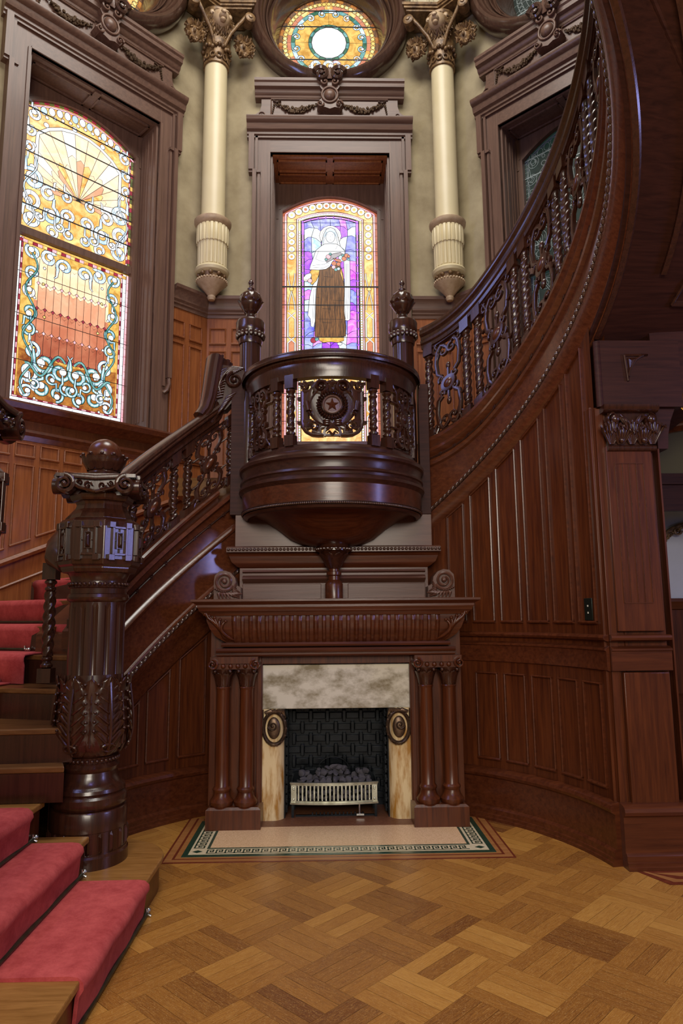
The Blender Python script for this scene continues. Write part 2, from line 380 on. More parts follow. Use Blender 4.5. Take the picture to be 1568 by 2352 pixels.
gl('pink',(.95,.35,.42),(1,.62,.66),1.2); gl('violet',(.22,.02,.70),(.45,.12,1.0),1.5,14)
gl('magenta',(.50,.05,.75),(.9,.35,1.0),1.5,12); gl('periwinkle',(.09,.08,.72),(.48,.55,1.0),1.25,9)
gl('brown',(.05,.022,.012),(.42,.18,.06),.75,10,(16,16,.8)); gl('olive',(.10,.12,.02),(.30,.32,.08),.6)
gl('yellow',(.95,.60,.12),(1,.85,.4),1.05); gl('cream',(.95,.85,.68),(1,.97,.9),1.15)
gl('grey',(.40,.36,.40),(.6,.55,.58),.8)
gl('dim',(.003,.014,.010),(.010,.036,.026),.5,7); gl('dim2',(.006,.012,.02),(.018,.028,.05),.5,7); gl('salmon',(.82,.36,.20),(.95,.5,.3),1.1,6)
GN=list(GL.keys()); GI={n:i for i,n in enumerate(GN)}
class Glass:
    def __init__(s,f,D,dim=False):
        s.b=MB(f); s.l=MB(f); s.D=D; s.lay=1; s.dim=dim; s.clip=None
    def ci(s,c):
        if s.dim: c={'violet':'dim2','periwinkle':'dim2','pink':'dim2'}.get(c,'dim')
        return GI[c]
    def poly(s,p,c,line=.006):
        s.lay+=1; y=s.D-s.lay*.00002
        tr=tessellate_polygon([[Vector((q[0],q[1],0)) for q in p]])
        s.b.add([(q[0],y,q[1]) for q in p],[tuple(t) for t in tr],s.ci(c))
        if line: s.line(list(p)+[p[0]],line)
    def line(s,p,w=.006):
        if s.dim: w*=.8
        y=s.D-s.lay*.00002-.00001
        k=len(p); vs=[];fs=[]
        for i,q in enumerate(p):
            a=p[max(i-1,0)];c=p[min(i+1,k-1)]; dx,dz=c[0]-a[0],c[1]-a[1]; L_=math.hypot(dx,dz) or 1
            nx,nz=-dz/L_*w/2,dx/L_*w/2
            vs+=[(q[0]+nx,y,q[1]+nz),(q[0],y-.000002,q[1]),(q[0]-nx,y,q[1]-nz)]
        for i in range(k-1):
            for j in (0,1): a=i*3+j; fs.append((a,a+1,a+4,a+3))
        s.l.add(vs,fs)
    def disc(s,x,z,r,c,line=.005,sz=1,n=14): s.poly([(x+r*math.cos(2*PI*i/n),z+r*sz*math.sin(2*PI*i/n)) for i in range(n)],c,line)
    def band(s,p,w,c,line=.005):
        k=len(p); A=[];B=[]
        for i,q in enumerate(p):
            a=p[max(i-1,0)];e=p[min(i+1,k-1)]; dx,dz=e[0]-a[0],e[1]-a[1]; L_=math.hypot(dx,dz) or 1
            ww=(w[i] if isinstance(w,list) else w)/2; nx,nz=-dz/L_*ww,dx/L_*ww
            A.append((q[0]+nx,q[1]+nz)); B.append((q[0]-nx,q[1]-nz))
        s.lay+=1; y=s.D-s.lay*.00002
        s.b.add([(q[0],y,q[1]) for q in A]+[(q[0],y,q[1]) for q in B],[(i,i+1,k+i+1,k+i) for i in range(k-1)],s.ci(c))
        if line: s.line(A,line); s.line(B,line)
        return A,B
    def curl(s,x,z,r,a0,turns,sgn,c,w=None,c2='white',tail=None):
        w=w or r*.52; p=[];W=[]
        n=16
        for i in range(n+1):
            t=i/n; a=a0-sgn*(1-t)*turns*2*PI; rr=r*(.3+.7*t); p.append((x+rr*math.cos(a),z+rr*math.sin(a))); W.append(w*(1-.25*t))
        if tail: p+=tail; W+=[w*.75*(1-.7*(i+1)/len(tail)) for i in range(len(tail))]
        if s.clip: p=[(max(-s.clip[0],min(s.clip[0],q[0])),max(s.clip[1],min(s.clip[2],q[1]))) for q in p]
        s.band(p,W,c); s.band(p[2:],[q*.45 for q in W[2:]],'icewhite' if c in('white','icewhite','lightblue') else 'lightblue',0)
        s.disc(p[0][0],p[0][1],w*.75,c2)
        for i in range(3,len(p)-1,4): s.line([(p[i][0]-.0,p[i][1]-W[i]*.5),(p[i][0],p[i][1]+W[i]*.5)],.003)
    def done(s,root):
        s.b.build('stained_glass',[GL[n] for n in GN],root,smooth=False)
        s.l.build('lead_cames',M_leads if s.dim else M_lead,root,smooth=False)
def archz(x,hw,zs,zc): return zs+(zc-zs)*(1-(x/hw)**2)

def glass_scroll(f,D,root,hw,z0,zs,zc,dim):
    g=Glass(f,D,dim); R3=random.Random(11)
    top=[(x*hw,archz(x*hw,hw,zs,zc)) for x in [1-i/10 for i in range(21)]]
    zm=z0+(zc-z0)*.525
    g.poly([(-hw,z0),(hw,z0)]+top,'gold',0)
    # --- lower sash
    g.poly([(-hw,z0),(hw,z0),(hw,zm-.03),(-hw,zm-.03)],'gold',.01)
    zt=zm-.04
    def tiles(x0,zA,x1,zB,w,c,n):
        for i in range(n):
            t0,t1=i/n,(i+1)/n; ax,az=x0+(x1-x0)*t0,zA+(zB-zA)*t0; bx,bz=x0+(x1-x0)*t1,zA+(zB-zA)*t1
            L_=math.hypot(x1-x0,zB-zA); nx,nz=-(zB-zA)/L_*w,(x1-x0)/L_*w
            g.poly([(ax,az),(bx,bz),(bx+nx,bz+nz),(ax+nx,az+nz)],c[i%len(c)] if isinstance(c,list) else c,.004)
    for sx in (-1,1):
        tiles(sx*(hw-.002),z0 if sx>0 else zt,sx*(hw-.002),zt if sx>0 else z0,.022,'pink',20)
        tiles(sx*(hw-.026),z0+.02 if sx>0 else zt,sx*(hw-.026),zt if sx>0 else z0+.02,.034,'white',16)
        tiles(sx*(hw-.062),z0+.05 if sx>0 else zt,sx*(hw-.062),zt if sx>0 else z0+.05,.016,['pink','ruby'],30)
    tiles(-hw,z0,hw,z0,.02,'pink',12); tiles(-hw+.03,z0+.02,hw-.03,z0+.02,.034,'white',11); tiles(-hw+.06,z0+.055,hw-.06,z0+.055,.014,['pink','ruby'],22)
    tiles(-hw+.03,zt-.045,hw-.03,zt-.045,.03,['ruby','pink','amber'],24)
    H=zt-z0
    # lower dark amber base
    g.poly([(-hw+.09,z0+.07),(hw-.09,z0+.07),(hw-.09,z0+.33*H),(0,z0+.28*H),(-hw+.09,z0+.33*H)],'deepamber',0)
    # honeycomb lattice
    for q0,q1,c in ((.30,.45,'redorange'),(.44,.66,'rosy'),(.64,.91,'peach')): g.poly([(-.335,z0+q0*H),(.335,z0+q0*H),(.335,z0+q1*H),(-.335,z0+q1*H)],c,0)
    cw=.068; cx0=-.306
    rows=[(.90,.74,'peach'),(.74,.585,'peach'),(.585,.44,'rosy'),(.44,.30,'redorange')]
    for ri,(t1,t0,c) in enumerate(rows):
        for k in range(9):
            x=cx0+k*cw+cw*.5*(0); za=z0+t0*H; zb=z0+t1*H; k2=c if ri!=1 else 'salmon'
            g.poly([(x,za+.03),(x+cw/2,za),(x+cw,za+.03),(x+cw,zb-.0),(x+cw/2,zb-.03),(x,zb)],k2,.004)
        for k in range(10):
            x=cx0+k*cw; z=z0+t0*H+.012
            g.poly([(x,z-.018),(x+.014,z),(x,z+.018),(x-.014,z)],'ruby' if ri in(1,3) else 'pink',.004)
    cols=['lightblue','teal','icewhite','teal','lightblue']
    g.clip=(hw-.085,z0+.08,zt-.06)
    def field(x,z,r,c,k): # mirrored
        r*=1.22
        for sx in (-1,1): g.curl(sx*x,z,r,(PI*k if sx>0 else PI-PI*k),1.05,sx*(1 if int(k*10)%2 else -1),c,None,'white' if not dim else 'teal',
            [(sx*(x+r*math.cos(PI*k)*1.1),z+r*math.sin(PI*k)+(.07 if k>0 else -.07)),(sx*(x+r*math.cos(PI*k)*1.5),z+r*1.9*(1 if k>0 else -1))])
    xs=hw-.16
    for i,(tx,tz,r,k) in enumerate([(1,.93,.055,.3),(.62,.92,.06,.7),(.25,.90,.058,-.2),(.98,.80,.05,-.4),(1.02,.68,.05,.5),(1.0,.56,.055,-.3),(1.02,.45,.05,.6),(.9,.33,.06,.4),(.60,.27,.075,.1),(.22,.24,.07,.8),
                                 (.95,.20,.07,-.3),(.62,.12,.065,.5),(.28,.10,.055,-.5),(.98,.08,.05,.9),(.42,.19,.045,-.8),(.05,.14,.05,.3),(.8,.13,.04,.2)]):
        field(xs*tx,z0+tz*H,r,(['lightblue','icewhite','lightblue'] if tz>.6 else ['teal','lightblue','teal','green'])[i%3],k)
    for sx in (-1,1):
        p=[(sx*(xs+.045*math.sin(t*19)),z0+(.06+.86*t)*H) for t in [i/40 for i in range(41)]]
        g.band(p,.016,'teal' if not dim else 'teal')
        p=[(sx*(.04+.34*t),z0+(.30+.05*math.sin(t*8)-.1*t)*H) for t in [i/16 for i in range(17)]]; g.band(p,.022,'teal')
        for k in range(9): g.disc(sx*(xs-.08+.05*math.sin(k*2.3)),z0+(.05+.1*k)*H,.012,'yellow' if k%2 else 'white')
    # --- upper sash
    zu=zm+.035; U=zc-zu
    g.poly([(-hw,zu)]+[(hw,zu)]+top,'amber',.01)
    for sx in (-1,1):
        tiles(sx*(hw-.002),zu if sx>0 else zs,sx*(hw-.002),zs if sx>0 else zu,.026,['olive','ruby','gold','olive'],26)
        tiles(sx*(hw-.028),zu if sx>0 else zs-.02,sx*(hw-.028),zs-.02 if sx>0 else zu,.016,['pink','ruby'],30)
    tp=[(x,archz(x,hw,zs,zc)-.012) for x in [-hw+2*hw*i/24 for i in range(25)]]
    for i in range(24): g.band([tp[i],tp[i+1]],.022,['ruby','olive'][i%2],.004)
    g.band([(x,z-.03) for x,z in tp],.018,'pink',.004)
    g.clip=(hw-.05,zu+.02,zc-.12)
    # shell fan
    fx,fz=0,zu+.34*U
    def sh(a,r): return (fx+r*math.cos(a)*.98,fz+r*math.sin(a)*1.0)
    Rr=lambda a: (.50+.02*math.sin(a))*(.80+.25*abs(math.sin(a))**1.0)*U/1.25*1.02
    nF=17
    A=[math.radians(-8)+math.radians(196)*i/nF for i in range(nF+1)]
    out=[sh(a,min(Rr(a)*1.12,.40/max(.05,abs(math.cos(a))) if abs(math.cos(a))>.05 else 9)) for a in A]
    for i in range(nF):
        a,b_=A[i],A[i+1]; p0=(fx,fz)
        g.poly([p0,out[i],out[i+1]],['peach','cream','peach','peach'][i%4],.004)
        m_=.45+.2*R3.random(); q0=(fx+(out[i][0]-fx)*m_,fz+(out[i][1]-fz)*m_); q1=(fx+(out[i+1][0]-fx)*m_,fz+(out[i+1][1]-fz)*m_)
        g.poly([p0,q0,((q0[0]+q1[0])/2+(out[i][0]-fx)*.04,(q0[1]+q1[1])/2+(out[i][1]-fz)*.05),q1],['salmon','peach','peach','amber'][i%4],.004)
    g.band(out,.03,'white')
    for i in range(1,len(out),2): g.disc(out[i][0]*1.07,out[i][1]+.03,.024,'white')
    for i in range(13):
        x=-hw*.8+1.6*hw*i/12; g.disc(x,archz(x,hw,zs,zc)-.085,.03,'icewhite' if i%2 else 'white',.005,1.3)
        g.disc(x+.03,archz(x,hw,zs,zc)-.135,.016,'white')
    for i,(x,t,r,k) in enumerate([(.42,.82,.05,.4),(.44,.70,.05,.1),(.45,.58,.045,-.5),(.40,.36,.08,.2),(.26,.30,.06,.7),(.11,.33,.045,.4),(.41,.22,.075,-.3),(.24,.16,.07,.6),(.08,.20,.055,-.2),(.40,.08,.07,.4),(.22,.05,.05,-.5),(.07,.07,.045,.5),(.33,.12,.04,.8),(.15,.10,.04,.1)]):
        field(x*hw/.51,zu+t*U,r,['white','icewhite','white','lightblue'][i%4],k)
    for sx in (-1,1):
        p=[(sx*(.43-.05*math.sin(t*9)),zu+(.03+.5*t)*U) for t in [i/20 for i in range(21)]]; g.band(p,.014,'icewhite')
    for t in (.16,.33,.49): g.line([(-hw,z0+t*H*1.6),(hw,z0+t*H*1.6)],.006)
    for t in (.17,.36,.54,.72,.86): g.line([(-hw,zu+t*U),(hw,zu+t*U)],.013)
    g.done(root); return zm

def glass_figure(D,root,hw,z0,zs,zc):
    g=Glass(fM,D); Y=6.4+D-.01
    def P(u,v): p=at(620+u/5.807,440+v/5.807,Y); return (p.x+.006,p.z)
    def PP(l,c,line=.006): g.poly([P(*q) for q in l],c,line)
    def DD(u,v,r,c,sz=1,line=.005): p=P(u,v); g.disc(p[0],p[1],r*.00078,c,line,sz)
    top=[(x*hw,archz(x*hw,hw,zs,zc)) for x in [1-i/10 for i in range(21)]]
    g.poly([(-hw,z0),(hw,z0)]+top,'redorange',0)
    tiles_z=[z0+i*.11 for i in range(25)]
    a=lambda x,d: archz(x,hw,zs,zc)-d
    def rim(off,w,c,n=1,line=.004):      # band following sides and arch
        x=hw-off; A_=[(-x,z0),(-x,a(x,off*.9))]; B_=[(xx,a(xx,off)) for xx in [-x+2*x*i/16 for i in range(17)]]; 
        g.band([(-x,z0),(-x,a(x,off))],w,c,line); g.band([(x,z0),(x,a(x,off))],w,c,line); g.band(B_,w,c,line)
    rim(.035,.02,'pink'); rim(.10,.10,'amber'); rim(.162,.016,'pink'); rim(.185,.028,'yellow')
    for sx in (-1,1):
        for z in [z0+.0*i for i in range(0)]: pass
        zz=z0+.02
        while zz<zs-.2: g.disc(sx*(hw-.185),zz,.0125,'white',.003,1,8); zz+=.029
        zz=z0
        while zz<zs-.05: g.line([(sx*(hw-.0),zz),(sx*(hw-.03),zz)],.003); zz+=.075
        x=sx*(hw-.10)
        # interlaced straps and squares
        zk=zs-.68
        g.band([(x-.035,zk-.02)]+[(x+.035*math.cos(PI-t*PI),zk-.02-.001*0-.42*t) for t in [i/10 for i in range(11)]],.013,'cream')
        g.band([(x+.035*math.cos(t*PI*1.0),zk-.02-.42*t) for t in [i/10 for i in range(11)]],.013,'cream')
        g.disc(x,zk-.2,.022,'yellow')
        z=zk-.5
        for n_,(c) in enumerate(['amber','rosy','peach','amber','rosy','amber','peach','rosy','amber']):
            zb=z-.27
            if zb<z0: break
            g.poly([(x-.03,zb+.04),(x,zb),(x+.03,zb+.04),(x+.03,z-.04),(x,z),(x-.03,z-.04)],c,.004)
            g.band([(x-.038,zb+.035),(x-.038,z-.035)],.013,'white',.003); g.band([(x+.038,zb+.035),(x+.038,z-.035)],.013,'white',.003)
            g.band([(x-.038,z-.035),(x+.038,z+.035)],.012,'white',.003); g.band([(x+.038,z-.035),(x-.038,z+.035)],.012,'white',.003)
            z=zb-.0
        for k in range(5):
            zc_=zs-.17-k*.085; g.disc(x,zc_,.037,'cream'); g.disc(x,zc_,.015,['amber','yellow'][k%2],0)
    for k in range(12):
        x=-(hw-.1)+(2*hw-.2)*k/11; g.disc(x,a(x,.085),.040,'white' if k in(0,11) else 'cream'); g.disc(x,a(x,.085),.017,['yellow','amber','rosy'][k%3],0)
    n=40
    for k in range(n): x=-(hw-.185)+(2*hw-.37)*k/(n-1); g.disc(x,a(x,.185),.0125,'white',.003,1,8)
    # violet panel
    ix=hw-.205; itop=[(x*ix,a(x*ix,.205)) for x in [1-i/10 for i in range(21)]]
    g.poly([(-ix,z0),(ix,z0)]+itop,'violet',.008)
    for sx in (-1,1):
        zz=z0+.01
        while zz<zs-.27: g.poly([(sx*ix-sx*.006,zz),(sx*ix-sx*.026,zz),(sx*ix-sx*.026,zz+.075),(sx*ix-sx*.006,zz+.075)],'magenta',.007); zz+=.09
    for k in range(7):
        x0=-ix+.02+(2*ix-.04)*k/7; x1=x0+.075; g.poly([(x0,a(x0,.232)),(x1,a(x1,.232)),(x1,a(x1,.212)),(x0,a(x0,.212))],'magenta',.007)
    jx=ix-.032; z=z0+.005; R4=random.Random(5); nx=6; zr=[]
    ztop=lambda x:a(x,.24)
    rowz=[z0]; 
    while rowz[-1]<zc-.42: rowz.append(rowz[-1]+.12)
    rowz.append(None)
    grid=[]
    for j,zz in enumerate(rowz):
        r=[]
        for i in range(nx+1):
            x=-jx+2*jx*i/nx
            xx=x+(R4.uniform(-.022,.022) if 0<i<nx else 0)
            r.append((xx,(ztop(xx) if zz is None else (z0 if j==0 else zz+R4.uniform(-.04,.04)))))
        grid.append(r)
    for j in range(len(grid)-1):
        for i in range(nx):
            q=[grid[j][i],grid[j][i+1],grid[j+1][i+1],grid[j+1][i]]
            mx_=[]
            for k in range(4):
                p,p2=q[k],q[(k+1)%4]; s_=.018*(1 if (i+j+k)%2 else -1)
                L_=math.hypot(p2[0]-p[0],p2[1]-p[1]) or 1; edge=(k==0 and j==0) or (k==2 and j==len(grid)-2) or (k==3 and i==0) or (k==1 and i==nx-1)
                mx_.append(p); 
                if not edge: mx_.append(((p[0]+p2[0])/2,(p[1]+p2[1])/2+ (.014 if k in(0,2) else 0)))
            hi=j/(len(grid)-1)
            c=R4.choices(['white','icewhite','lightblue','periwinkle','violet','magenta'],[.9*hi*hi,.5,.9,4.2,2.6,(3.4*(1-hi)+.6) if i>2 else 1.6])[0]
            g.poly(mx_,c,.006)
    # the robed figure
    zb_=4.02
    DD(797,590,152,'cream'); DD(797,590,118,'white',1,.003)
    PP([(675,730),(690,640),(712,560),(745,500),(797,478),(850,500),(885,560),(908,640),(930,730),(870,770),(720,770)],'icewhite')
    DD(797,605,64,'white',1.35)
    for dx in (-38,30): g.line([P(797+dx-16,582),P(797+dx,578),P(797+dx+14,582)],.0035)
    g.line([P(797,590),P(793,628),P(801,630)],.0025); g.line([P(786,650),P(797,646),P(810,650)],.0035)
    g.line([P(690,800),P(712,620),P(745,540)],.004); g.line([P(905,790),P(880,620),P(852,545)],.004)
    PP([(560,1250),(640,1130),(625,1400),(600,1700),(575,1810),(535,1795),(530,1700),(495,1650),(520,1400)],'white')
    PP([(975,930),(1055,900),(1062,1300),(1060,1700),(1040,1722),(960,1715),(985,1400),(985,1200)],'white')
    for u in (1005,1030): g.line([P(u,960),P(u+4,1400),P(u-8,1700)],.0035)
    g.line([P(575,1300),P(560,1760)],.0035); g.line([P(600,1290),P(580,1700)],.0035)
    PP([(650,1040),(800,1000),(920,960),(965,1100),(985,1300),(980,1600),(1005,1800),(1000,1930),(800,1950),(590,1935),(595,1700),(600,1500),(610,1300),(640,1150)],'brown',.007)
    for u0,u1 in ((690,660),(740,720),(790,790),(850,870),(900,930)): g.line([P(u0,1060),P((u0+u1)/2,1400),P(u1,1925)],.0035)
    for v,u0,u1 in ((1135,710,830),(1410,610,650),(1450,830,985),(1560,690,810),(1700,630,970),(1745,690,810),(1520,600,990)): g.line([P(u0,v),P(u1,v+6)],.004)
    PP([(640,1940),(980,1940),(975,1990),(900,2015),(800,2005),(700,2015),(650,1990)],'gold'); DD(920,2030,34,'white',.6)
    PP([(520,1070),(560,1025),(650,1045),(645,1110),(610,1190),(560,1240),(535,1240),(545,1160)],'gold')
    PP([(925,1080),(945,1020),(975,1190),(960,1190)],'gold')
    PP([(435,1150),(470,1105),(530,1085),(548,1115),(530,1160),(500,1195),(460,1205),(440,1185)],'cream')
    for k in range(4): g.line([P(455+k*14,1165+k*3),P(462+k*14,1196)],.003)
    PP([(675,725),(720,700),(797,695),(875,700),(925,725),(985,790),(990,830),(900,860),(830,930),(790,1000),(740,1035),(640,1047),(520,1040),(530,985),(560,910),(600,790)],'white')
    for l in ([(600,900),(680,930),(780,930)],[(560,985),(680,975),(790,950)],[(640,790),(600,900)],[(560,1010),(700,1020),(780,985)],[(865,770),(890,725)]): g.line([P(*q) for q in l],.0035)
    PP([(725,905),(830,830),(930,810),(965,830),(880,880),(745,950)],'grey'); PP([(830,890),(930,905),(950,950),(870,930)],'rosy')
    for u,v,r,c in ((770,870,34,'pink'),(795,835,20,'teal'),(845,960,34,'rosy'),(905,968,30,'rosy'),(840,1008,28,'pink'),(980,895,34,'rosy'),(1012,855,32,'rosy'),(1040,905,20,'teal'),(740,905,20,'teal'),(870,1040,24,'teal'),(905,1030,22,'lightblue'),(960,850,18,'teal'),(525,1190,32,'pink'),(570,1985,40,'ruby'),(615,1970,26,'teal'),(1040,865,20,'rosy')): DD(u,v,r,c)
    g.poly([(-ix-.004,z0),(ix+.004,z0),(ix+.004,zb_),(-ix-.004,zb_)],'amber',.008)
    xx=-ix+.02
    while xx<ix: g.disc(xx,zb_-.03,.0125,'white',.003,1,8); g.disc(xx,z0+.20,.0125,'white',.003,1,8); xx+=.029
    for k in range(4):
        x=-.225+.15*k
        g.poly([(x-.05,z0+.30),(x,z0+.25),(x+.05,z0+.30),(x+.05,zb_-.16),(x,zb_-.11),(x-.05,zb_-.16)],['yellow','gold','yellow','amber'][k],.006)
        g.band([(x-.066,z0+.25),(x-.066,zb_-.10)],.014,'cream',.003); g.band([(x-.07,zb_-.2),(x+.07,zb_-.08)],.013,'cream',.003); g.band([(x+.07,zb_-.2),(x-.07,zb_-.08)],.013,'cream',.003)
    for z,w_ in ((P(0,415)[1],.005),(P(0,797)[1],.006),(P(0,1270)[1],.018),(P(0,1512)[1],.009),(P(0,1945)[1],.007),(z0+.55,.007),(z0+.25,.006)): g.line([(-hw,z),(hw,z)],w_)
    g.done(root)

def glass_round(f,D,root,r,cz,dim):
    g=Glass(f,D,dim)
    def ring(r0,r1,c,n,l=.004,ph=0):
        for i in range(n):
            a0,a1=2*PI*(i+ph)/n,2*PI*(i+1+ph)/n; am=(a0+a1)/2
            g.poly([(r0*math.cos(a0),cz+r0*math.sin(a0)),(r1*math.cos(a0),cz+r1*math.sin(a0)),(r1*math.cos(am),cz+r1*math.sin(am)),(r1*math.cos(a1),cz+r1*math.sin(a1)),(r0*math.cos(a1),cz+r0*math.sin(a1)),(r0*math.cos(am),cz+r0*math.sin(am))],c[i%len(c)],l)
    g.disc(0,cz,r,'gold',0,1,48); ring(r*.93,r,['deepamber','brown'],40); ring(r*.84,r*.93,['yellow'],2,0)
    for i in range(60): g.disc(r*.885*math.cos(2*PI*i/60),cz+r*.885*math.sin(2*PI*i/60),r*.04,'yellow' if not dim else 'ruby')
    ring(r*.76,r*.84,['rosy','amber','rosy'],30); ring(r*.68,r*.76,['teal','lightblue','teal','green'],24)
    ring(r*.40,r*.68,['gold'],8,.004)
    for i in range(16):
        a=2*PI*(i+.5)/16; g.curl(r*.66*math.cos(a),cz+r*.66*math.sin(a),r*.08,a,1,1 if i%2 else -1,['teal','lightblue','amber','teal'][i%4])
    ring(r*.34,r*.41,['green','teal'],18,.007); g.disc(0,cz,r*.35,'white',.008,1,18)
    if dim:
        for i in range(8): g.curl(r*.2*math.cos(i*.78),cz+r*.2*math.sin(i*.78),r*.1,i,1.2,1,'teal')
    else:
        for x,c in ((-.25,'cream'),(.15,'pink'),(0,'cream')): g.curl(x*r,cz-r*.5,r*.14,0,1.1,1,c)
    for z in (-.38,.36,.72): ww=math.sqrt(1-z*z)*r; g.line([(-ww,cz+z*r),(ww,cz+z*r)],.016)
    g.done(root)

def window(n,f,D,kind,lab):
    root=tag(thing('window_%d'%n,None,None,f(0,0,ZS)),kind='structure')
    # casing: stepped architrave with crossettes and small scroll ears
    b=MB(f)
    for sx in (-1,1):
        X=lambda a_,b_:(min(sx*a_,sx*b_),max(sx*a_,sx*b_))
        x0,x1=X(HO,.78); b.box(x0,x1,-.035,.01,ZS-.02,6.2)
        x0,x1=X(HO+.0,HO+.025); b.box(x0,x1,-.048,.01,ZS-.02,ZT)
        x0,x1=X(.71,.735); b.box(x0,x1,-.055,.01,3.42,5.80)
        x0,x1=X(.745,.785); b.box(x0,x1,-.085,.01,3.50,5.80)
        x0,x1=X(.735,.76); b.box(x0,x1,-.055,.01,5.78,6.2)
        x0,x1=X(.77,.825); b.box(x0,x1,-.085,.01,5.80,6.2)
        x0,x1=X(.705,.825); b.box(x0,x1,-.07,.01,5.775,5.80)
        b.tube([(sx*.765,-.06,3.52),(sx*.765,-.075,3.44),(sx*.745,-.07,3.38),(sx*.725,-.05,3.36)],.018,8)
    b.build('casing',M_case,root)
    b=MB(f); b.box(-.78,.78,-.034,.01,ZT,6.2); b.box(-HO,HO,-.047,.01,ZT,ZT+.02)
    b.prof([(0,6.17),(.055,6.17),(.055,6.19),(.07,6.20),(.07,6.225),(.095,6.24),(.105,6.27),(.11,6.295),(.135,6.31),(.15,6.335),(.15,6.355),(0,6.36)],-.845,.845)
    b.build('crown_moulding',M_caseh,root)
    b=MB(f)
    sd=[(-.80,6.355),(.80,6.355),(.76,6.42),(.72,6.45),(.70,6.52),(.70,6.62),(-.70,6.62),(-.70,6.52),(-.72,6.45),(-.76,6.42)]
    b.poly(sd,-.07,.01)
    for (x0,x1) in ((-.60,-.10),(.10,.60)):
        b.ribbon([(x0,6.40),(x0,6.59),(x1,6.59)],.016,-.082,-.06,ridge=.004); b.ribbon([(x0,6.40),(x1,6.40)],.012,-.082,-.06,ridge=.004)
    for sx in (-1,1): b.scroll(sx*.70,6.41,.035,0,1.2,.009,-.078,-.06,sx)
    b.build('frieze',M_caseh,root)
    b=MB(f); b.prof([(0,6.60),(.085,6.60),(.09,6.62),(.11,6.635),(.12,6.665),(.15,6.68),(.155,6.715),(.17,6.73),(.17,6.76),(.10,6.775),(0,6.80)],-.765,.765)
    b.build('cap_moulding',M_caseh,root)
    # festoons
    for sx in (-1,1):
        b=MB(f); R5=random.Random(2)
        for i in range(34):
            t=i/33; x=sx*(.13+.42*t); z=6.53-.075*math.sin(PI*t)-.0; r=.012+.016*math.sin(PI*t)
            for k in range(3): b.ball((x+R5.uniform(-.008,.008),-.085+R5.uniform(-.012,.008),z+R5.uniform(-r,r)),r*.6,1,1,1,6,4)
        for k in range(5): b.ball((sx*(.57+.004*k),-.08,6.52-.022*k),.013-.001*k,1,1,1,6,4)
        b.ribbon([(sx*.50,6.565),(sx*.54,6.545),(sx*.58,6.57)],.012,-.09,-.07,ridge=.005)
        b.build('festoon',M_bronze,root)
    # cartouche
    b=MB(f)
    b.poly([(0,6.86),(-.05,6.82),(-.07,6.72),(-.10,6.66),(-.06,6.60),(-.09,6.52),(-.13,6.47),(-.10,6.42),(-.05,6.43),(0,6.41),(.05,6.43),(.10,6.42),(.13,6.47),(.09,6.52),(.06,6.60),(.10,6.66),(.07,6.72),(.05,6.82)],-.17,-.06)
    b.ball((0,-.17,6.565),.062,1,.7,1,16,10); b.tube([(.08*math.cos(t),-.175,6.565+.085*math.sin(t)) for t in [i*PI/12 for i in range(25)]],.012)
    for sx in (-1,1):
        b.scroll(sx*.05,6.70,.04,PI/2,1.2,.02,-.20,-.12,sx); b.scroll(sx*.095,6.46,.035,0,1.1,.016,-.19,-.1,-sx)
        for k in range(4): b.tube([(sx*.005*k,-.19,6.73),(sx*.014*(k+.3),-.215,6.80),(sx*.022*(k+.5),-.20,6.85-.02*k)],.010,6)
    b.build('cartouche',M_case,root,ang=50)
    # reveal, panelled soffit, header and sash
    b=MB(f)
    for sx in (-1,1):
        x0,x1=min(sx*HO,sx*(HO-.02)),max(sx*HO,sx*(HO-.02)); b.box(x0,x1,-.005,D+.02,ZS,ZT)
        for (y0,y1) in ((.05,D*.45),(D*.55,D-.06)):
            x0,x1=min(sx*(HO-.02),sx*(HO-.028)),max(sx*(HO-.02),sx*(HO-.028))
            b.box(x0,x1,y0,y0+.012,ZS+.1,ZT-.06); b.box(x0,x1,y1-.012,y1,ZS+.1,ZT-.06)
    b.build('reveal_panelling',M_case,root)
    b=MB(f); b.box(-HO,HO,-.005,D+.02,ZT-.02,ZT+.0)
    for x0,x1 in ((-HO+.06,-.03),(.03,HO-.06)):
        for (y0,y1) in (((.05,D-.06),) if D<.4 else ((.05,D*.48),(D*.56,D-.05))):
            b.box(x0,x1,y0,y0+.014,ZT-.036,ZT-.015); b.box(x0,x1,y1-.014,y1,ZT-.036,ZT-.015); b.box(x0,x0+.014,y0,y1,ZT-.036,ZT-.015); b.box(x1-.014,x1,y0,y1,ZT-.036,ZT-.015)
    b.box(-.03,.03,0,D,ZT-.032,ZT-.015); b.build('soffit',M_or if n==2 else M_case,root)  # amber wood on the middle soffit paints in the glow from the glass
    hw=.515 if n==2 else .525
    zs,zc=(zat(490,6.4+D),zat(457,6.4+D)) if n==2 else (5.76,5.93)
    z0=3.08
    b=MB(f)
    hd=[(-HO+.01,ZT-.01),(-HO+.01,zs-.1),(-hw-.04,zs-.1),(-hw-.035,zs+.01)]+[(x,archz(x,hw+.03,zs+.01,zc+.03)) for x in [-hw-.03+2*(hw+.03)*i/16 for i in range(17)]]+[(hw+.035,zs+.01),(hw+.04,zs-.1),(HO-.01,zs-.1),(HO-.01,ZT-.01)]
    b.poly(hd,D-.05,D+.04); b.build('header',M_case,root)
    b=MB(f)
    for sx in (-1,1):
        x0,x1=min(sx*hw,sx*(HO-.015)),max(sx*hw,sx*(HO-.015)); b.box(x0,x1,D-.045,D+.03,ZS,zs+.02); 
        x0,x1=min(sx*(hw-.004),sx*(hw+.025)),max(sx*(hw-.004),sx*(hw+.025)); b.box(x0,x1,D-.06,D+.03,ZS+.05,zs+.0)
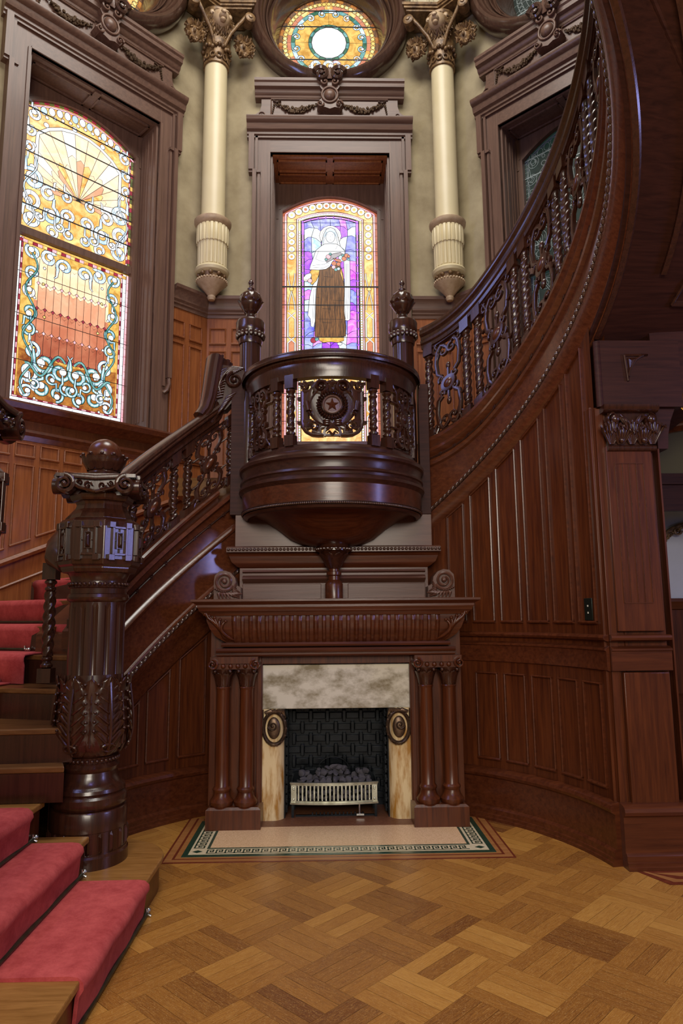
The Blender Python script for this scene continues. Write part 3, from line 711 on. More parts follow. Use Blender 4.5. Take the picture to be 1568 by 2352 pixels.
    ap=[(x,archz(x,hw+.01,zs,zc+.012)) for x in [-hw-.01+2*(hw+.01)*i/20 for i in range(21)]]
    b.ribbon(ap,.03,D-.055,D+.02); b.box(-HO+.02,HO-.02,D-.06,D+.03,ZS,z0+.005)
    zm=z0+(zc-z0)*.525
    if n!=2: b.box(-hw,hw,D-.05,D+.01,zm-.03,zm+.035)
    b.build('sash_frame',M_case,root)
    b=MB(f); b.box(-hw-.03,hw+.03,D+.03,D+.04,z0-.05,zc+.05); b.build('backing',M_iron,root)
    if kind=='figure': glass_figure(D,root,hw,z0,zs,zc)
    else: glass_scroll(f,D,root,hw,z0,zs,zc,kind=='dim')
    # sill
    if n!=2: b=MB(f); b.box(-HO,HO,-.05,D,ZS-.03,ZS); b.build('sill',M_caseh,root)
    else: b=MB(f); b.box(-.86,.86,-.06,D,ZS-.03,ZS); b.build('sill',M_caseh,root)
window(1,fL,.30,'scroll',''); window(2,fM,.48,'figure',''); window(3,fR,.30,'dim','')

def oculus(n,f,kind):
    root=tag(thing('window_%d'%n,None,None,f(0,0,OC)),kind='structure')
    g=lambda x,y,z:f(x,y,z)
    b=MB(f)
    pr=[(.84,.02),(.85,-.06),(.835,-.12),(.80,-.165),(.765,-.18),(.735,-.165),(.72,-.13),(.705,-.12),(.695,-.09),(.68,-.08),(.665,-.03),(.662,-.045),(.65,-.045),(.645,.03),(.63,.04),(.63,.03),(.62,.03),(.61,.10),(.585,.13),(.575,.2),(.55,.24),(.545,.30)]
    vs=[];fs=[];nn=96;k=len(pr)
    for i in range(nn):
        a=2*PI*i/nn
        for r,y in pr: vs.append((r*math.cos(a),y,OC+r*math.sin(a)))
    for i in range(nn):
        for j in range(k-1): a=i*k+j;d=((i+1)%nn)*k+j; fs.append((a,a+1,d+1,d))
    b.add(vs,fs)
    for sx in (-1,1): b.scroll(sx*.085,OC-.80,.075,(PI*.9 if sx<0 else PI*.1),1.35,.045,-.22,-.05,-sx,ridge=.012)
    b.build('round_frame',M_gloss,root)
    b=MB(f); b.lathe(0,OC,[(0.001,.30),(.56,.30)],48,axis='y'); b.build('backing',M_iron,root)
    glass_round(f,.285,root,.55,OC,kind)
oculus(4,fL,False); oculus(5,fM,False); oculus(6,fR,True)
# cream archivolts round each oculus
for wo,f in ((wL,fL),(wB,fM),(wR,fR)):
    b=MB(f)
    for sx in (-1,1):
        for (a_,c,y) in ((.86,1.215,-.06),(.875,.90,-.10),(.93,.945,-.08),(1.05,1.075,-.09),(1.10,1.12,-.08)):
            if c>1.2:
                b.box(min(sx*a_,sx*c),max(sx*a_,sx*c),y,.01,7.62,9.3)
                continue
            pts=[]
            for i in range(14):
                t=i/13; ang=math.radians(-8+80*t); pts.append((sx*a_*math.cos(ang),OC+.12+a_*math.sin(ang)))
            b.ribbon(pts,c-a_,y,.01,ridge=.01)
    b.build('archivolt',M_cream2,wo)
# ================================================================ COLUMNS ON BRACKETS
def bracket_column(loc,rz,label):
    t=thing('bracket_column',label,'column',loc,'cream columns in the corners of the window bay'); 
    k=lambda z:1.35+(z-1.35)*6.2/6.4
    zb=k(4.431); z1=k(4.753); z2=k(5.268); z3=6.84; z4=7.40
    L_=lambda z:z-loc[2]
    old=tuple(t['_w']); t['_w']=(0.0,0.0,0.0)
    P=lambda l:[(r,z-loc[2]) for r,z in l]
    b=MB(); b.lathe(0,0,P([(0.001,zb),(.03,zb+.005),(.042,zb+.03),(.035,zb+.05),(.045,zb+.06),(.075,zb+.10),(.12,zb+.15),(.14,zb+.17),(.145,zb+.185),(.125,zb+.20)]),32,mod=lambda a,z,r:r*(1+.02*math.cos(24*a)) if r>.07 else r)
    for i in range(30): a=2*PI*i/30; b.ball((.143*math.cos(a),.143*math.sin(a),zb+.185-loc[2]),.012,1,1,1,6,4)
    b.build('pendant',M_tan,t)
    b=MB(); b.lathe(0,0,P([(.12,zb+.195),(.125,z1-.06),(.13,z1-.055)]),32)
    for i in range(10): a=2*PI*i/10; b.ball((.128*math.cos(a),.128*math.sin(a),zb+.235-loc[2]),.022,1,1,1,8,6)
    b.build('rosette_band',M_gilt,t)
    b=MB(); b.lathe(0,0,P([(.13,z1-.06),(.155,z1-.045),(.165,z1-.02),(.155,z1),(.14,z1+.01)]),40)
    zm_=(z1+z2)/2
    fl=lambda a,z,r: r*(1-.07*max(0,math.cos(22*a))) 
    b.lathe(0,0,P([(.13,z1+.01),(.140,z1+.02),(.142,zm_-.01),(.144,zm_)]),176,mod=fl); b.lathe(0,0,P([(.152,zm_),(.156,zm_+.02),(.156,z2-.08),(.15,z2-.07)]),176,mod=fl)
    b.build('fluted_drum',M_cream,t)
    b=MB(); b.lathe(0,0,P([(.14,z2-.07),(.165,z2-.055),(.178,z2-.03),(.180,z2-.01),(.168,z2),(.13,z2+.02),(.118,z2+.03)]),40); b.build('drum_cornice',M_tan,t)
    b=MB(); b.lathe(0,0,P([(.118,z2+.02),(.115,z2+.06),(.113,z3)]),40); b.build('shaft',M_cream,t)
    b=MB(); b.lathe(0,0,P([(.113,z3-.03),(.128,z3-.025),(.130,z3-.005),(.115,z3),(.113,z3+.10),(.14,z3+.2),(.16,z4)]),32)
    zc=z3-loc[2]
    for i in range(12): 
        a=2*PI*i/12; b.tube([(.125*math.cos(a+.2*math.cos(t_)),.125*math.sin(a+.2*math.cos(t_)),zc+.05+.028*math.sin(t_)) for t_ in [j*PI/5 for j in range(11)]],.008,5)
    for i in range(24):
        a=2*PI*i/24; b.ball((.135*math.cos(a),.135*math.sin(a),zc+.13+.035*abs(math.sin(3*a))),.022,1,1,1,6,5)
    # abacus arms along the two walls
    c_,s_=math.cos(PI/8),math.sin(PI/8); ztop=7.51-loc[2]
    for sx in (-1,1):
        f=lambda x,y,z,sx=sx:(sx*x*c_-sx*y*s_*0- (0),-x*s_+y*c_+.05+(x*0),z)
        g=MB(f)
        for (d,h0,h1) in ((0,-.03,0),(.015,-.055,-.03),(.035,-.08,-.055)):
            g.box(.0,.36-d,-.20+d,.14,ztop+h0,ztop+h1)
        for v in g.v: pass
        o=len(b.v); b.v+=g.v; b.F+=[[i+o for i in q] for q in g.F]; b.mi+=g.mi
        # horn from the neck to a volute under the arm end
        px_,py_=sx*.30*c_,-.30*s_-.10
        b.tube([(sx*.05,-.12,zc+.16),(sx*.10,-.16,zc+.28),(sx*.18,-.19,zc+.40),(px_*.95,py_-.02,zc+.50),(px_*1.04,py_-.02,zc+.48)],[.016,.018,.02,.022,.02],8)
        b.lathe(0,0,[(.001,-.05),(.05,-.05),(.055,.05),(.001,.05)],14,f=lambda x,y,z:(px_+z*s_*sx,py_+z*c_,zc+.47+y),mi=0) if False else None
        g=MB(lambda x,y,z:(px_+x,py_+y,zc+.455+z)); g.lathe(0,0,[(.001,-.06),(.035,-.06),(.052,-.05),(.05,.06),(.001,.06)],16,axis='y'); g.lathe(0,0,[(.001,-.075),(.02,-.07),(.022,-.05)],10,axis='y')
        o=len(b.v); b.v+=g.v; b.F+=[[i+o for i in q] for q in g.F]; b.mi+=g.mi
        # bearded mask in foliage below the arm
        mx_,my_=sx*.25,-.07
        b.ball((mx_,my_,zc+.24),.075,.9,.8,1.15,12,10); b.ball((mx_,my_-.065,zc+.225),.02,.8,1,1.3,8,6)
        for dx in (-.028,.028): b.ball((mx_+dx,my_-.055,zc+.262),.014,1.2,.8,.7,8,6)
        R6=random.Random(4)
        for k in range(95):
            a=R6.uniform(0,2*PI); rr=R6.uniform(.062,.10); z_=zc+.25+rr*math.sin(a)*1.25
            if abs(a-1.5*PI)<.3: pass
            q_=R6.uniform(.9,1.25); c1_,s1_=math.cos(a),math.sin(a)
            b.tube([(mx_+.055*c1_,my_-.03,zc+.25+.065*s1_),(mx_+rr*c1_+R6.uniform(-.01,.01),my_-.045+R6.uniform(-.02,.03),z_),(mx_+rr*q_*1.0*c1_+.01,my_-.03,zc+.25+rr*q_*1.1*s1_-.015),(mx_+rr*q_*.9*c1_+.015,my_-.045,zc+.25+rr*q_*1.0*s1_-.02)],[.012,.015,.011,.006],6)
    b.build('capital',M_gilt,t,ang=60)
    # lion head in the middle
    b=MB(); hz=zc+.40; hy=-.17
    b.ball((0,hy-.012,hz),.090,.95,1,1.1,16,12); b.ball((0,hy-.085,hz-.035),.042,.95,1.3,.8,12,8); b.ball((0,hy-.09,hz-.075),.030,1,1,.7,10,6)
    b.tube([(0,hy-.05,hz+.055),(0,hy-.10,hz+.01),(0,hy-.145,hz-.025)],[.022,.024,.022],8)
    b.ball((0,hy-.145,hz-.03),.02,1.2,.7,.8,8,6)
    for sx in (-1,1):
        b.ball((sx*.037,hy-.07,hz+.018),.013,1,.8,.8,8,6); b.ball((sx*.036,hy-.075,hz+.042),.022,1.3,.7,.5,8,6); b.ball((sx*.088,hy-.01,hz+.05),.026,1,.6,1.1,10,6)
    b.build('lion_head',M_tan,t,ang=60)
    b=MB(); R7=random.Random(9)
    for ring,(rr,n_) in enumerate(((.090,24),(.108,28),(.126,30),(.138,30))):
        for k in range(n_):
            a=2*PI*k/n_+ring*.1; x=rr*math.cos(a); z=rr*1.1*math.sin(a); 
            b.tube([(x*.85,hy+.015+ring*.02,hz+z*.85),(x+R7.uniform(-.01,.01),hy-.018+ring*.025,hz+z),(x*1.12+R7.uniform(-.015,.015),hy+.0+ring*.02,hz+z*1.12-.02)],[.014,.017,.006],6)
    b.build('mane',M_gilt,t,ang=60)
    t['_w']=old; t.rotation_euler=(0,0,rz); 
    return t
colL=bracket_column((-1.15,6.21,4.34),PI/8,'cream round column on a fluted bracket, left of the lit middle window')
colR=dup(colL,(1.15,6.21,4.34),'cream round column on a fluted bracket, between the middle window and the dark right window'); colR.rotation_euler=(0,0,-PI/8)

# ================================================================ HELICAL STAIR
YC=3.63
def HR(s,d,h):
    dg=math.degrees(s/1.515); th=math.radians(62-dg); r=1.515+d; ease=0.0
    u=s/.5
    if u<1: ease=.13*(1-u)**2
    return (r*math.cos(th),YC+r*math.sin(th),2.12+.0202*dg+h+(ease if h>.1 else 0))
def HL(s,d,h):      # s runs downhill from the landing
    dg=math.degrees(s/1.565); th=math.radians(118+dg); r=1.565+d
    return (r*math.cos(th),YC+r*math.sin(th),2.12-.0225*dg+h)
def HLm(s,d,h): return HL(s,d,h)
SR1=3.75; SL1=1.42
M_hand=M_dark
def twist(b,s,h0,h1,r=.027,d0=0,block=.036):
    # square blocks, turned rings, two-strand rope
    b.box(s-block,s+block,-d0-block,-d0+block,h0-.02,h0+.055); b.box(s-block,s+block,-d0-block,-d0+block,h1-.07,h1+.02)
    a,c=h0+.055,h1-.07; L_=c-a
    def md(al,z,rr):
        return rr*(1+.17*math.cos(3*(al-(z-a)*36)))
    b.lathe(s,-d0,[(.020,a),(.031,a+.006),(.033,a+.018),(.022,a+.028),(.020,a+.036),(.030,a+.046),(.030,a+.056),(.019,a+.066)],12)
    b.lathe(s,-d0,[(r,a+.064),(r*1.12,a+L_*.5),(r,c-.064)],18,mod=md,sub=20)
    b.lathe(s,-d0,[(.019,c-.066),(.030,c-.056),(.030,c-.046),(.020,c-.036),(.022,c-.028),(.033,c-.018),(.031,c-.006),(.020,c)],12)
def scrollpanel(b,s0,s1,h0,h1,dy=.013):
    # pierced fretwork between balusters, in stair coordinates
    cx=(s0+s1)/2; cz=(h0+h1)/2; W=(s1-s0)/2; H=(h1-h0)/2; y0,y1=-dy,dy; w=.027
    b.lathe(cx,cz,[(.036,y0-.006),(.058,y0-.004),(.062,y0+.004),(.062,y1),(.036,y1)],20,axis='y')
    for k in range(4):
        a=PI/4+k*PI/2; b.scroll(cx+.075*math.cos(a),cz+.075*math.sin(a),.026,a+PI/2,1.0,.019,y0,y1,1 if k%2 else -1,ridge=.002)
    for sx in (-1,1):
        for sz in (-1,1):
            # long S from the block at the corner to the ring
            X=lambda q:cx+sx*q; Z=lambda q:cz+sz*q
            b.ribbon([(X(.05),Z(.075)),(X(.085),Z(.105)),(X(.095),Z(H*.55)),(X(.085),Z(H*.78)),(X(.055),Z(H*.9)),(X(.02),Z(H*.86))],[w,w,w,w,w,w*.8],y0,y1,ridge=.004)
            b.scroll(X(.035),Z(H*.74),.040,PI/2*(1 if sz>0 else -1),.95,.021,y0,y1,-sx*sz,ridge=.002)
            b.scroll(X(W*.74),Z(H*.84),.036,PI/2*(1 if sz>0 else -1),.9,.018,y0,y1,sx*sz,ridge=.002)
            b.ribbon([(X(.09),Z(H*.40)),(X(W+.0),Z(H*.40))],.014,y0,y1,ridge=.003)
            b.ribbon([(X(.10),Z(H*.55)),(X(W*.6),Z(H*.72)),(X(W*.9),Z(H*.98))],.015,y0,y1,ridge=.003)
    for sz in (-1,1):
        b.ribbon([(cx,cz+sz*.06),(cx,cz+sz*.12)],.012,y0,y1)
        b.ball((cx,0,cz+sz*.135),.020,1,.9,1.5,8,6)
        b.ribbon([(cx-W,cz+sz*(H-.008)),(cx+W,cz+sz*(H-.008))],.018,y0,y1)
HANDP=[(-.055,0),(.030,0),(.034,.025),(.050,.035),(.052,.055),(.040,.065),(.046,.085),(.070,.10),(.072,.112),(.060,.12),(.066,.135),(.060,.155),(.035,.172),(0,.178),(-.04,.172),(-.065,.155),(-.075,.13),(-.06,.10),(-.06,.05)]
def flight(name,label,f,s0,s1,h_base,h_bt,h_rb,bal,panels,n,cap0=None):
    t=thing(name,label,'stair railing',f((s0+s1)/2,0,h_base))
    b=MB(f); b.prof([(d,h+h_rb) for d,h in HANDP],s0,s1,n); b.build('handrail',M_dark,t,ang=30)
    b=MB(f); b.prof([(-.05,h_base),(-.05,h_bt+.004),(.045,h_bt+.004),(.06,h_bt-.01),(.06,h_bt-.03),(.045,h_bt-.045),(.03,h_base)],s0,s1,n); b.build('base_rail',M_redh,t)
    for s in bal: b=MB(f); twist(b,s,h_bt,h_rb); b.build('baluster',M_dark,t,ang=50)
    for a,c in panels:
        b=MB(f); scrollpanel(b,a+.036,c-.036,h_bt+.004,h_rb); o=b.build('scroll_panel',M_dark,t,ang=45)
        b=MB(f); b.ball(((a+c)/2,-.014,(h_bt+h_rb)/2),.036,1,.55,1,16,8); b.build('boss',M_redh,o,ang=60)
    return t
arc=lambda th:math.radians(62-th)*1.515
balR=[arc(t_) for t_ in (61.3,49.7,45.9,33.4,29.6,17.2,13.4,1.4,-2.2,-14.4,-18.2,-30.4,-34,-46)]
panR=[(balR[i],balR[i+1]) for i in range(0,13,2)]
railR=flight('stair_railing','dark carved railing of the right flight, twisted balusters curving up overhead',HR,-.03,SR1,.30,.385,1.10,balR,panR,150)
arl=lambda th:math.radians(th-118)*1.565
balL=[arl(t_) for t_ in (119.6,132.0,136.0,148.3,151.6,161.5,165)]
panL=[(balL[0],balL[1]),(balL[2],balL[3]),(balL[4],balL[5])]
railL=flight('stair_railing','dark carved railing of the left flight, rising from the ball-topped newel to the balcony',HL,arl(123.5),arl(167),.15,.245,.745,balL,panL,90)
# gooseneck and carved scroll where the left rail meets the landing newel
pth=[HL(arl(a_),0,h_) for a_,h_ in ((124.6,.745),(122.8,.78),(121.6,.86),(120.9,.97),(120.4,1.08),(120.0,1.15))]
b=MB(); pv=[Vector(p) for p in pth]
vs=[];fs=[];kk=len(HANDP)
for i,p in enumerate(pv):
    tg=(pv[min(i+1,len(pv)-1)]-pv[max(i-1,0)]).normalized(); hor=Vector((tg.x,tg.y,0)); 
    lat=Vector((math.cos(math.radians(121)),math.sin(math.radians(121)),0)); lat=-lat
    upv=lat.cross(tg)*-1; 
    if upv.z<0: upv=-upv
    if i>=2: upv=(upv+Vector((-.5,-.1,.3))*min(1,(i-1)/3)).normalized()
    g_=1+.12*i
    for d,h in HANDP: vs.append(tuple(p+lat*d*g_+upv*h*1.0))
for i in range(len(pv)-1):
    for j in range(kk): a=i*kk+j;c=i*kk+(j+1)%kk; fs.append((a,c,c+kk,a+kk))
fs.append(list(range(kk))); fs.append([(len(pv)-1)*kk+j for j in range(kk)])
b.add(vs,fs)
gooseneck=b.build('rail_gooseneck',M_dark,railL)
def EF(p0,ax,ay=(0,0,1)):   # little carving frame: x along ax, z along ay, y towards the viewer side
    A=Vector(ax).normalized(); Z=Vector(ay).normalized(); Y=Z.cross(A).normalized(); P0=Vector(p0)
    return lambda x,y,z: tuple(P0+A*x+Y*y+Z*z)
YG=4.93
def G2(l): return [(lambda q:(q.x,q.z))(at(u,v,YG)) for u,v in l]
b=MB(lambda x,y,z:(x,YG+y,z))
b.poly(G2([(497,846),(512,843),(535,847),(560,852),(566,872),(560,895),(548,905),(538,925),(520,945),(508,948),(505,930),(488,915),(492,890),(495,865)]),-.05,.05)
c0=G2([(541,880)])[0]; b.scroll(c0[0],c0[1],.062,PI*.55,1.5,.026,-.075,-.03,-1,ridge=.010,n=34)
def fib(l,rs,dy=-.055): pts=G2(l); b.tube([(x,dy-.012*math.sin(PI*i/(len(pts)-1)),z) for i,(x,z) in enumerate(pts)],rs,8)
for k in range(6): fib([(560-4*k,852+2*k),(535-4*k,851+3*k),(515-2*k,858+7*k),(505+k,872+9*k)],[.010,.014,.016,.006])
for k in range(7): fib([(520-k,880+6*k),(511-3*k,885+6*k),(502-3*k,895+5*k),(498-4*k,905+3.5*k)],[.008,.013,.013,.005])
for k in range(5): fib([(548-5*k,905+5*k),(536-5*k,912+7*k),(524-5*k,918+9*k),(515-5*k,934+7*k)],[.008,.012,.011,.004],-.05)
b.build('carved_scroll',M_dark,railL,ang=60)
# handrail sweep that curls round behind the newel
b=MB(); e=Vector(HL(arl(166.5),0,.82)); pp=[e+Vector((.01,.03,.03)),e+Vector((-.01,-.10,-.05)),e+Vector((-.015,-.20,-.12)),e+Vector((.01,-.28,-.18)),e+Vector((.07,-.33,-.21)),e+Vector((.16,-.33,-.21))]
b.tube(pp,[.068,.07,.07,.068,.062,.05],16); b.build('rail_easing',M_dark,railL)

fv=lambda X,Y:(lambda s,y,h:(X+s,Y+y,h))
b=MB(fv(-1.575,3.80)); twist(b,0,1.02,1.62); b.build('baluster',M_dark,railL,ang=50)
def stringer(name,label,f,s0,s1,bead,low,n,blen):
    t=thing(name,label,'stair string',f((s0+s1)/2,0,bead))
    top=.30 if f is HR else .15
    P1=[(-.06,top+.003),(.045,top+.003),(.05,top-.02),(.03,top-.035),(.012,top-.05),(.012,top-.075)] if f is HR else [(-.06,top+.003),(.05,top+.003),(.055,top-.03),(.035,top-.045),(.02,top-.05),(.012,top-.075)]
    m1=.20 if f is HR else -.13
    P1+=[(.012,m1+.035),(.03,m1+.02),(.04,m1+.0),(.035,m1-.02),(.012,m1-.03)]
    P1+=[(.010,bead+.045),(.025,bead+.035),(.03,bead+.018),(.014,bead+.012),(.014,bead-.012),(.03,bead-.02),(.028,bead-.035)]
    if f is HR: P1+=[(.022,bead-.07),(.0,bead-.11),(-.03,bead-.14),(-.035,bead-.155),(-.06,bead-.18),(-.07,bead-.18),(-.07,top)]
    else: P1+=[(.02,bead-.07),(-.01,bead-.13),(-.03,bead-.2),(-.035,bead-.25),(-.045,bead-.28),(-.3,bead-.3),(-.3,top)]
    b=MB(f); b.prof(P1,s0,s1,n); b.build('string_board',M_string,t,ang=25)
    b=MB(f); st=.034 if f is HR else .036; s=s0+.02
    while s<s1-.02:
        b.ball((s,-.030,bead),.0175,1,1,1,10,8)
        b.box(s+st/2-.0028,s+st/2+.0028,-.036,-.01,bead-.013,bead+.013); s+=st
    tag(b.build('bead_moulding',M_gloss,t,ang=60))
    b=MB(f); hz=top-.065 if f is HR else .035; s=s0; 
    b.prof([(.012,hz-.008),(.024,hz-.006),(.028,hz),(.024,hz+.006),(.012,hz+.008)],s0,s1,n)
    s=s0+.05
    while s<s1: 
        for q in (-.006,.006): b.box(s+q-.003,s+q+.003,-.033,-.01,hz-.011,hz+.011)
        s+=.115
    b.build('reed_moulding',M_darkh,t)
    return t
stringer('stair_string','broad curved string of the right flight with a beaded lower edge',HR,-.07,SR1,-.025,0,170,0)
stringer('stair_string','curved string of the left flight running down to the newel behind the fireplace side',HL,-.07,arl(163.5),-.468,0,110,0)
# underside and far side of the right flight
t=thing('right_flight','dark panelled underside and steps of the right flight, sweeping overhead','staircase',HR(2,.6,0))
b=MB(HR)
b.prof([(-.03,-.20),(-.03,-.17),(-1.21,-.17),(-1.21,-.20)],-.07,SR1,90); b.build('soffit',M_dull,t)
b=MB(HR); b.prof([(-.06,-.215),(-.06,-.19),(-.09,-.19),(-.10,-.205),(-.09,-.215)],1.4,SR1,80); b.prof([(-.30,-.225),(-.30,-.19),(-.33,-.19),(-.33,-.225)],1.72,SR1,80); b.prof([(-.95,-.225),(-.95,-.19),(-.98,-.19),(-.98,-.225)],1.72,SR1,80)
b.build('soffit_mouldings',M_dark,t)
b=MB(lambda x,y,z:HR(x,z,-.2+y))
q=[(3.7,.42),(2.2,.42),(1.98,.44)]+[(1.86-.10*math.sin(a_*PI/8),.62-.18*math.cos(a_*PI/8)) for a_ in range(1,8)]+[(1.98,.80),(2.2,.84),(3.7,.84)]
b.ribbon(q,.022,-.018,.0,ridge=.006)
b.ribbon([(1.58,.44),(1.58,.84),(1.68,.82),(1.74,.72),(1.76,.64),(1.74,.56),(1.68,.46),(1.58,.44)],.018,-.016,0,ridge=.006); b.build('soffit_panel',M_darkh,t)
b=MB(HR); b.prof([(-1.21,-.2),(-1.21,.5),(-1.17,.5),(-1.17,-.2)],1.3,SR1,60); b.build('outer_string',M_darkh,t)
for i in range(18):
    s=.02+i*.212; z=2.42+.16*i
    def fS(x,y,zz,s=s): return None
    b=MB(); vs=[]
    for ds in (0,.212,):
        for d in (-.03,-1.17):
            th=math.radians(62)-(s+ds)/1.515; r=1.515-d
            for zz in (z,z+.16): vs.append((r*math.cos(th),YC+r*math.sin(th),zz))
    b.add(vs,[(0,1,3,2),(4,6,7,5),(0,4,5,1),(2,3,7,6),(1,5,7,3),(0,2,6,4)]); b.build('step',M_red,t)

# ================================================================ INNER CURVED WALLS
def cylmap(R,th0,sg):   # x metres along, y outwards(+)/into the room(-), z up
    return lambda x,y,z:((R+y)*math.cos(th0-sg*x/R),YC+(R+y)*math.sin(th0-sg*x/R),z)
RR=1.535; fWR=cylmap(RR,math.radians(62),1)
def ztopR(x): dg=math.degrees(x/RR); return 2.12+.0202*dg-.14
xa=lambda th:math.radians(62-th)*RR
wr=MB(fWR); X1=xa(8.6); n=40; vs=[];fs=[]
for i in range(n+1):
    x=-.10+(X1+.10)*i/n; zt=ztopR(x)+.06; vs+=[(x,0,0),(x,0,zt),(x,.10,zt),(x,.10,0)]
for i in range(n):
    for j in range(4): a=i*4+j;c=i*4+(j+1)%4; fs.append((a,c,c+4,a+4))
wr.add(vs,fs); wallr=wr.build('wall_inner_right',M_red); wallr['kind']='structure'
b=MB(fWR)
for k in range(5):
    x0=xa(50.6)+k*.2175; panel(b,x0,x0+.157,.385,.945,.011,.012)
b.build('lower_panels',M_redh,wallr)
b=MB(fWR)
for k in range(-1,5):
    x0=xa(50.6)+k*.2175
    if k<0: panel(b,x0+.03,x0+.157,1.29,ztopR(x0+.03)-.03,.011,.012,ztopR(x0+.157)-.03)
    else: panel(b,x0,x0+.157,1.29,ztopR(x0)-.03,.011,.012,ztopR(x0+.157)-.03)
b.build('upper_panels',M_redh,wallr)
b=MB(fWR)
b.prof([(0,1.185),(.012,1.185),(.03,1.193),(.036,1.205),(.03,1.217),(.012,1.222),(0,1.222)],-.1,X1,40)
b.prof([(0,1.02),(.018,1.025),(.02,1.13),(.03,1.135),(.03,1.145),(.006,1.155),(0,1.16)],-.1,X1,40)
b.build('chair_rail',M_redh,wallr)
BASEP=[(0,0),(.06,0),(.06,.018),(.052,.022),(.052,.038),(.045,.042),(.045,.07),(.036,.082),(.030,.085),(.030,.262),(.036,.268),(.05,.275),(.056,.292),(.05,.31),(.035,.32),(.0,.325)]
b=MB(fWR); b.prof(BASEP,-.1,X1,40); bb=b.build('baseboard_right',M_redh); bb['kind']='structure'
RL=1.63; fWL=lambda x,y,z:((RL+y)*math.cos(math.radians(118)+x/RL),YC+(RL+y)*math.sin(math.radians(118)+x/RL),z)
xl=lambda th:math.radians(th-118)*RL
def ztopL(x): return 2.12-.0225*math.degrees(x/RL)-.468-.25
b=MB(fWL); vs=[];fs=[]; X2=xl(163)
for i in range(n+1):
    x=-.05+(X2+.05)*i/n; zt=max(ztopL(x)+.05,.02); vs+=[(x,0,0),(x,0,zt),(x,.10,zt),(x,.10,0)]
for i in range(n):
    for j in range(4): a=i*4+j;c=i*4+(j+1)%4; fs.append((a,c,c+4,a+4))
b.add(vs,fs); walll=b.build('wall_inner_left',M_red); walll['kind']='structure'
b=MB(fWL)
for a0,a1 in ((124.6,131.5),(134.3,140.2),(142.6,148.2),(150.6,156)):
    x0,x1=xl(a0),xl(a1); zb=.40
    if ztopL(x0)-.06>zb+.05: panel(b,x0,x1,zb,ztopL(x0)-.05,.011,.012,max(zb+.03,ztopL(x1)-.05))
b.build('lower_panels',M_redh,walll)
b=MB(fWL); b.prof(BASEP,-.05,X2-.15,40); bb=b.build('baseboard_left',M_redh); bb['kind']='structure'
# outlet plate on the right panelling
t=thing('wall_outlet','small dark bronze outlet plate low on the last tall panel of the right wall','outlet',fWR(xa(14.6),0,1.37))
b=MB(fWR); b.box(xa(16.4),xa(13.6),-.008,.0,1.30,1.43); b.build('plate',M_plate,t,bevel=.003)
for z in (1.345,1.385): b=MB(fWR); b.box(xa(15.15),xa(14.85),-.011,-.007,z-.005,z+.005); b.build('socket',M_ivory,t)

# ================================================================ RIGHT PILASTER AND PASSAGE
YP=3.87
t=thing('corner_pilaster','square reeded mahogany pilaster with acanthus capital at the right of the hall','pilaster',(1.7,YP,0))
b=MB()
b.box(1.50,1.86,YP+.015,YP+.4,0,2.55); b.box(1.525,1.575,YP-.0,YP+.05,0,2.54,1)
b.build('core',M_red,t,bevel=.004)
b=MB(); b.box(1.57,1.835,YP-.022,YP+.02,1.24,2.305); b.build('shaft',M_red,t,bevel=.004)
b=MB()
for k in range(5): x=1.618+k*.041; b.box(x-.0025,x+.0025,YP-.0265,YP-.02,1.40,2.20)
for k in range(4): x=1.618+k*.041; b.box(x,x+.041,YP-.0265,YP-.02,1.395,1.40) ; b.box(x,x+.041,YP-.0265,YP-.02,2.20,2.205)
b.build('reeding',M_redh,t)
b=MB(); b.box(1.585,1.845,YP-.02,YP+.02,.31,1.015); b.build('pedestal_panel',M_red,t,bevel=.005)
b=MB()
def around(pr): b.prof(pr,1.515,1.87) 
g=MB(lambda x,y,z:(x,YP-.0+y,z))
g.prof([(-.02,1.185),(.028,1.185),(.045,1.193),(.050,1.205),(.045,1.217),(.028,1.222),(-.02,1.222)],1.52,1.86)
g.prof([(-.02,1.02),(.03,1.025),(.034,1.13),(.044,1.135),(.044,1.145),(.02,1.155),(-.02,1.16)],1.52,1.86)
g.build('middle_moulding',M_redh,t)
g=MB(lambda x,y,z:(x,YP+y,z)); g.prof([(d+.03,h) for d,h in BASEP]+[(-.03,.325),(-.03,0)],1.515,1.90); g.build('base_moulding',M_redh,t)
b=MB(lambda x,y,z:(x,YP+y,z)); 
b.prof([(-.02,2.505),(.05,2.505),(.07,2.52),(.075,2.545),(-.02,2.545)],1.555,1.88); b.prof([(-.02,2.275),(.035,2.275),(.045,2.285),(.045,2.30),(.03,2.31),(-.02,2.31)],1.575,1.86)
b.box(1.59,1.85,-.025,.05,2.30,2.51)
fn=lambda u,v,o:(u,-.025-o,v)
for x in (1.655,1.785,1.60,1.72,1.84):
    big=x in (1.655,1.785); hh=.10 if big else .135; o_=.0 if big else -.012
    for k in range(-3,4):
        b.tube([(x+.004*k,-.03+o_*.3,2.315),(x+.015*k,-.05-.004*(3-abs(k)),2.315+hh*.5),(x+.019*k,-.058-.004*(3-abs(k)),2.315+hh*.85-.008*abs(k)),(x+.022*k,-.075,2.315+hh-.012*abs(k)),(x+.022*k,-.08,2.30+hh-.012*abs(k))],[.006,.009,.010,.008,.004],6)
    if big: b.ball((x,-.05,2.335),.018,1,.9,1.1,8,6)
for sx in (-1,1):
    b.scroll(1.72+sx*.105,2.455,.040,PI/2,1.2,.018,-.06,-.02,sx,ridge=.008); b.ball((1.72+sx*.105,-.07,2.455),.026,1,.9,1,12,8)
    for k in range(3): b.tube([(1.72+sx*.01,-.03,2.40),(1.72+sx*(.03+.02*k),-.055,2.45+.01*k),(1.72+sx*(.06+.025*k),-.045,2.49-.012*k)],[.010,.012,.006],6)
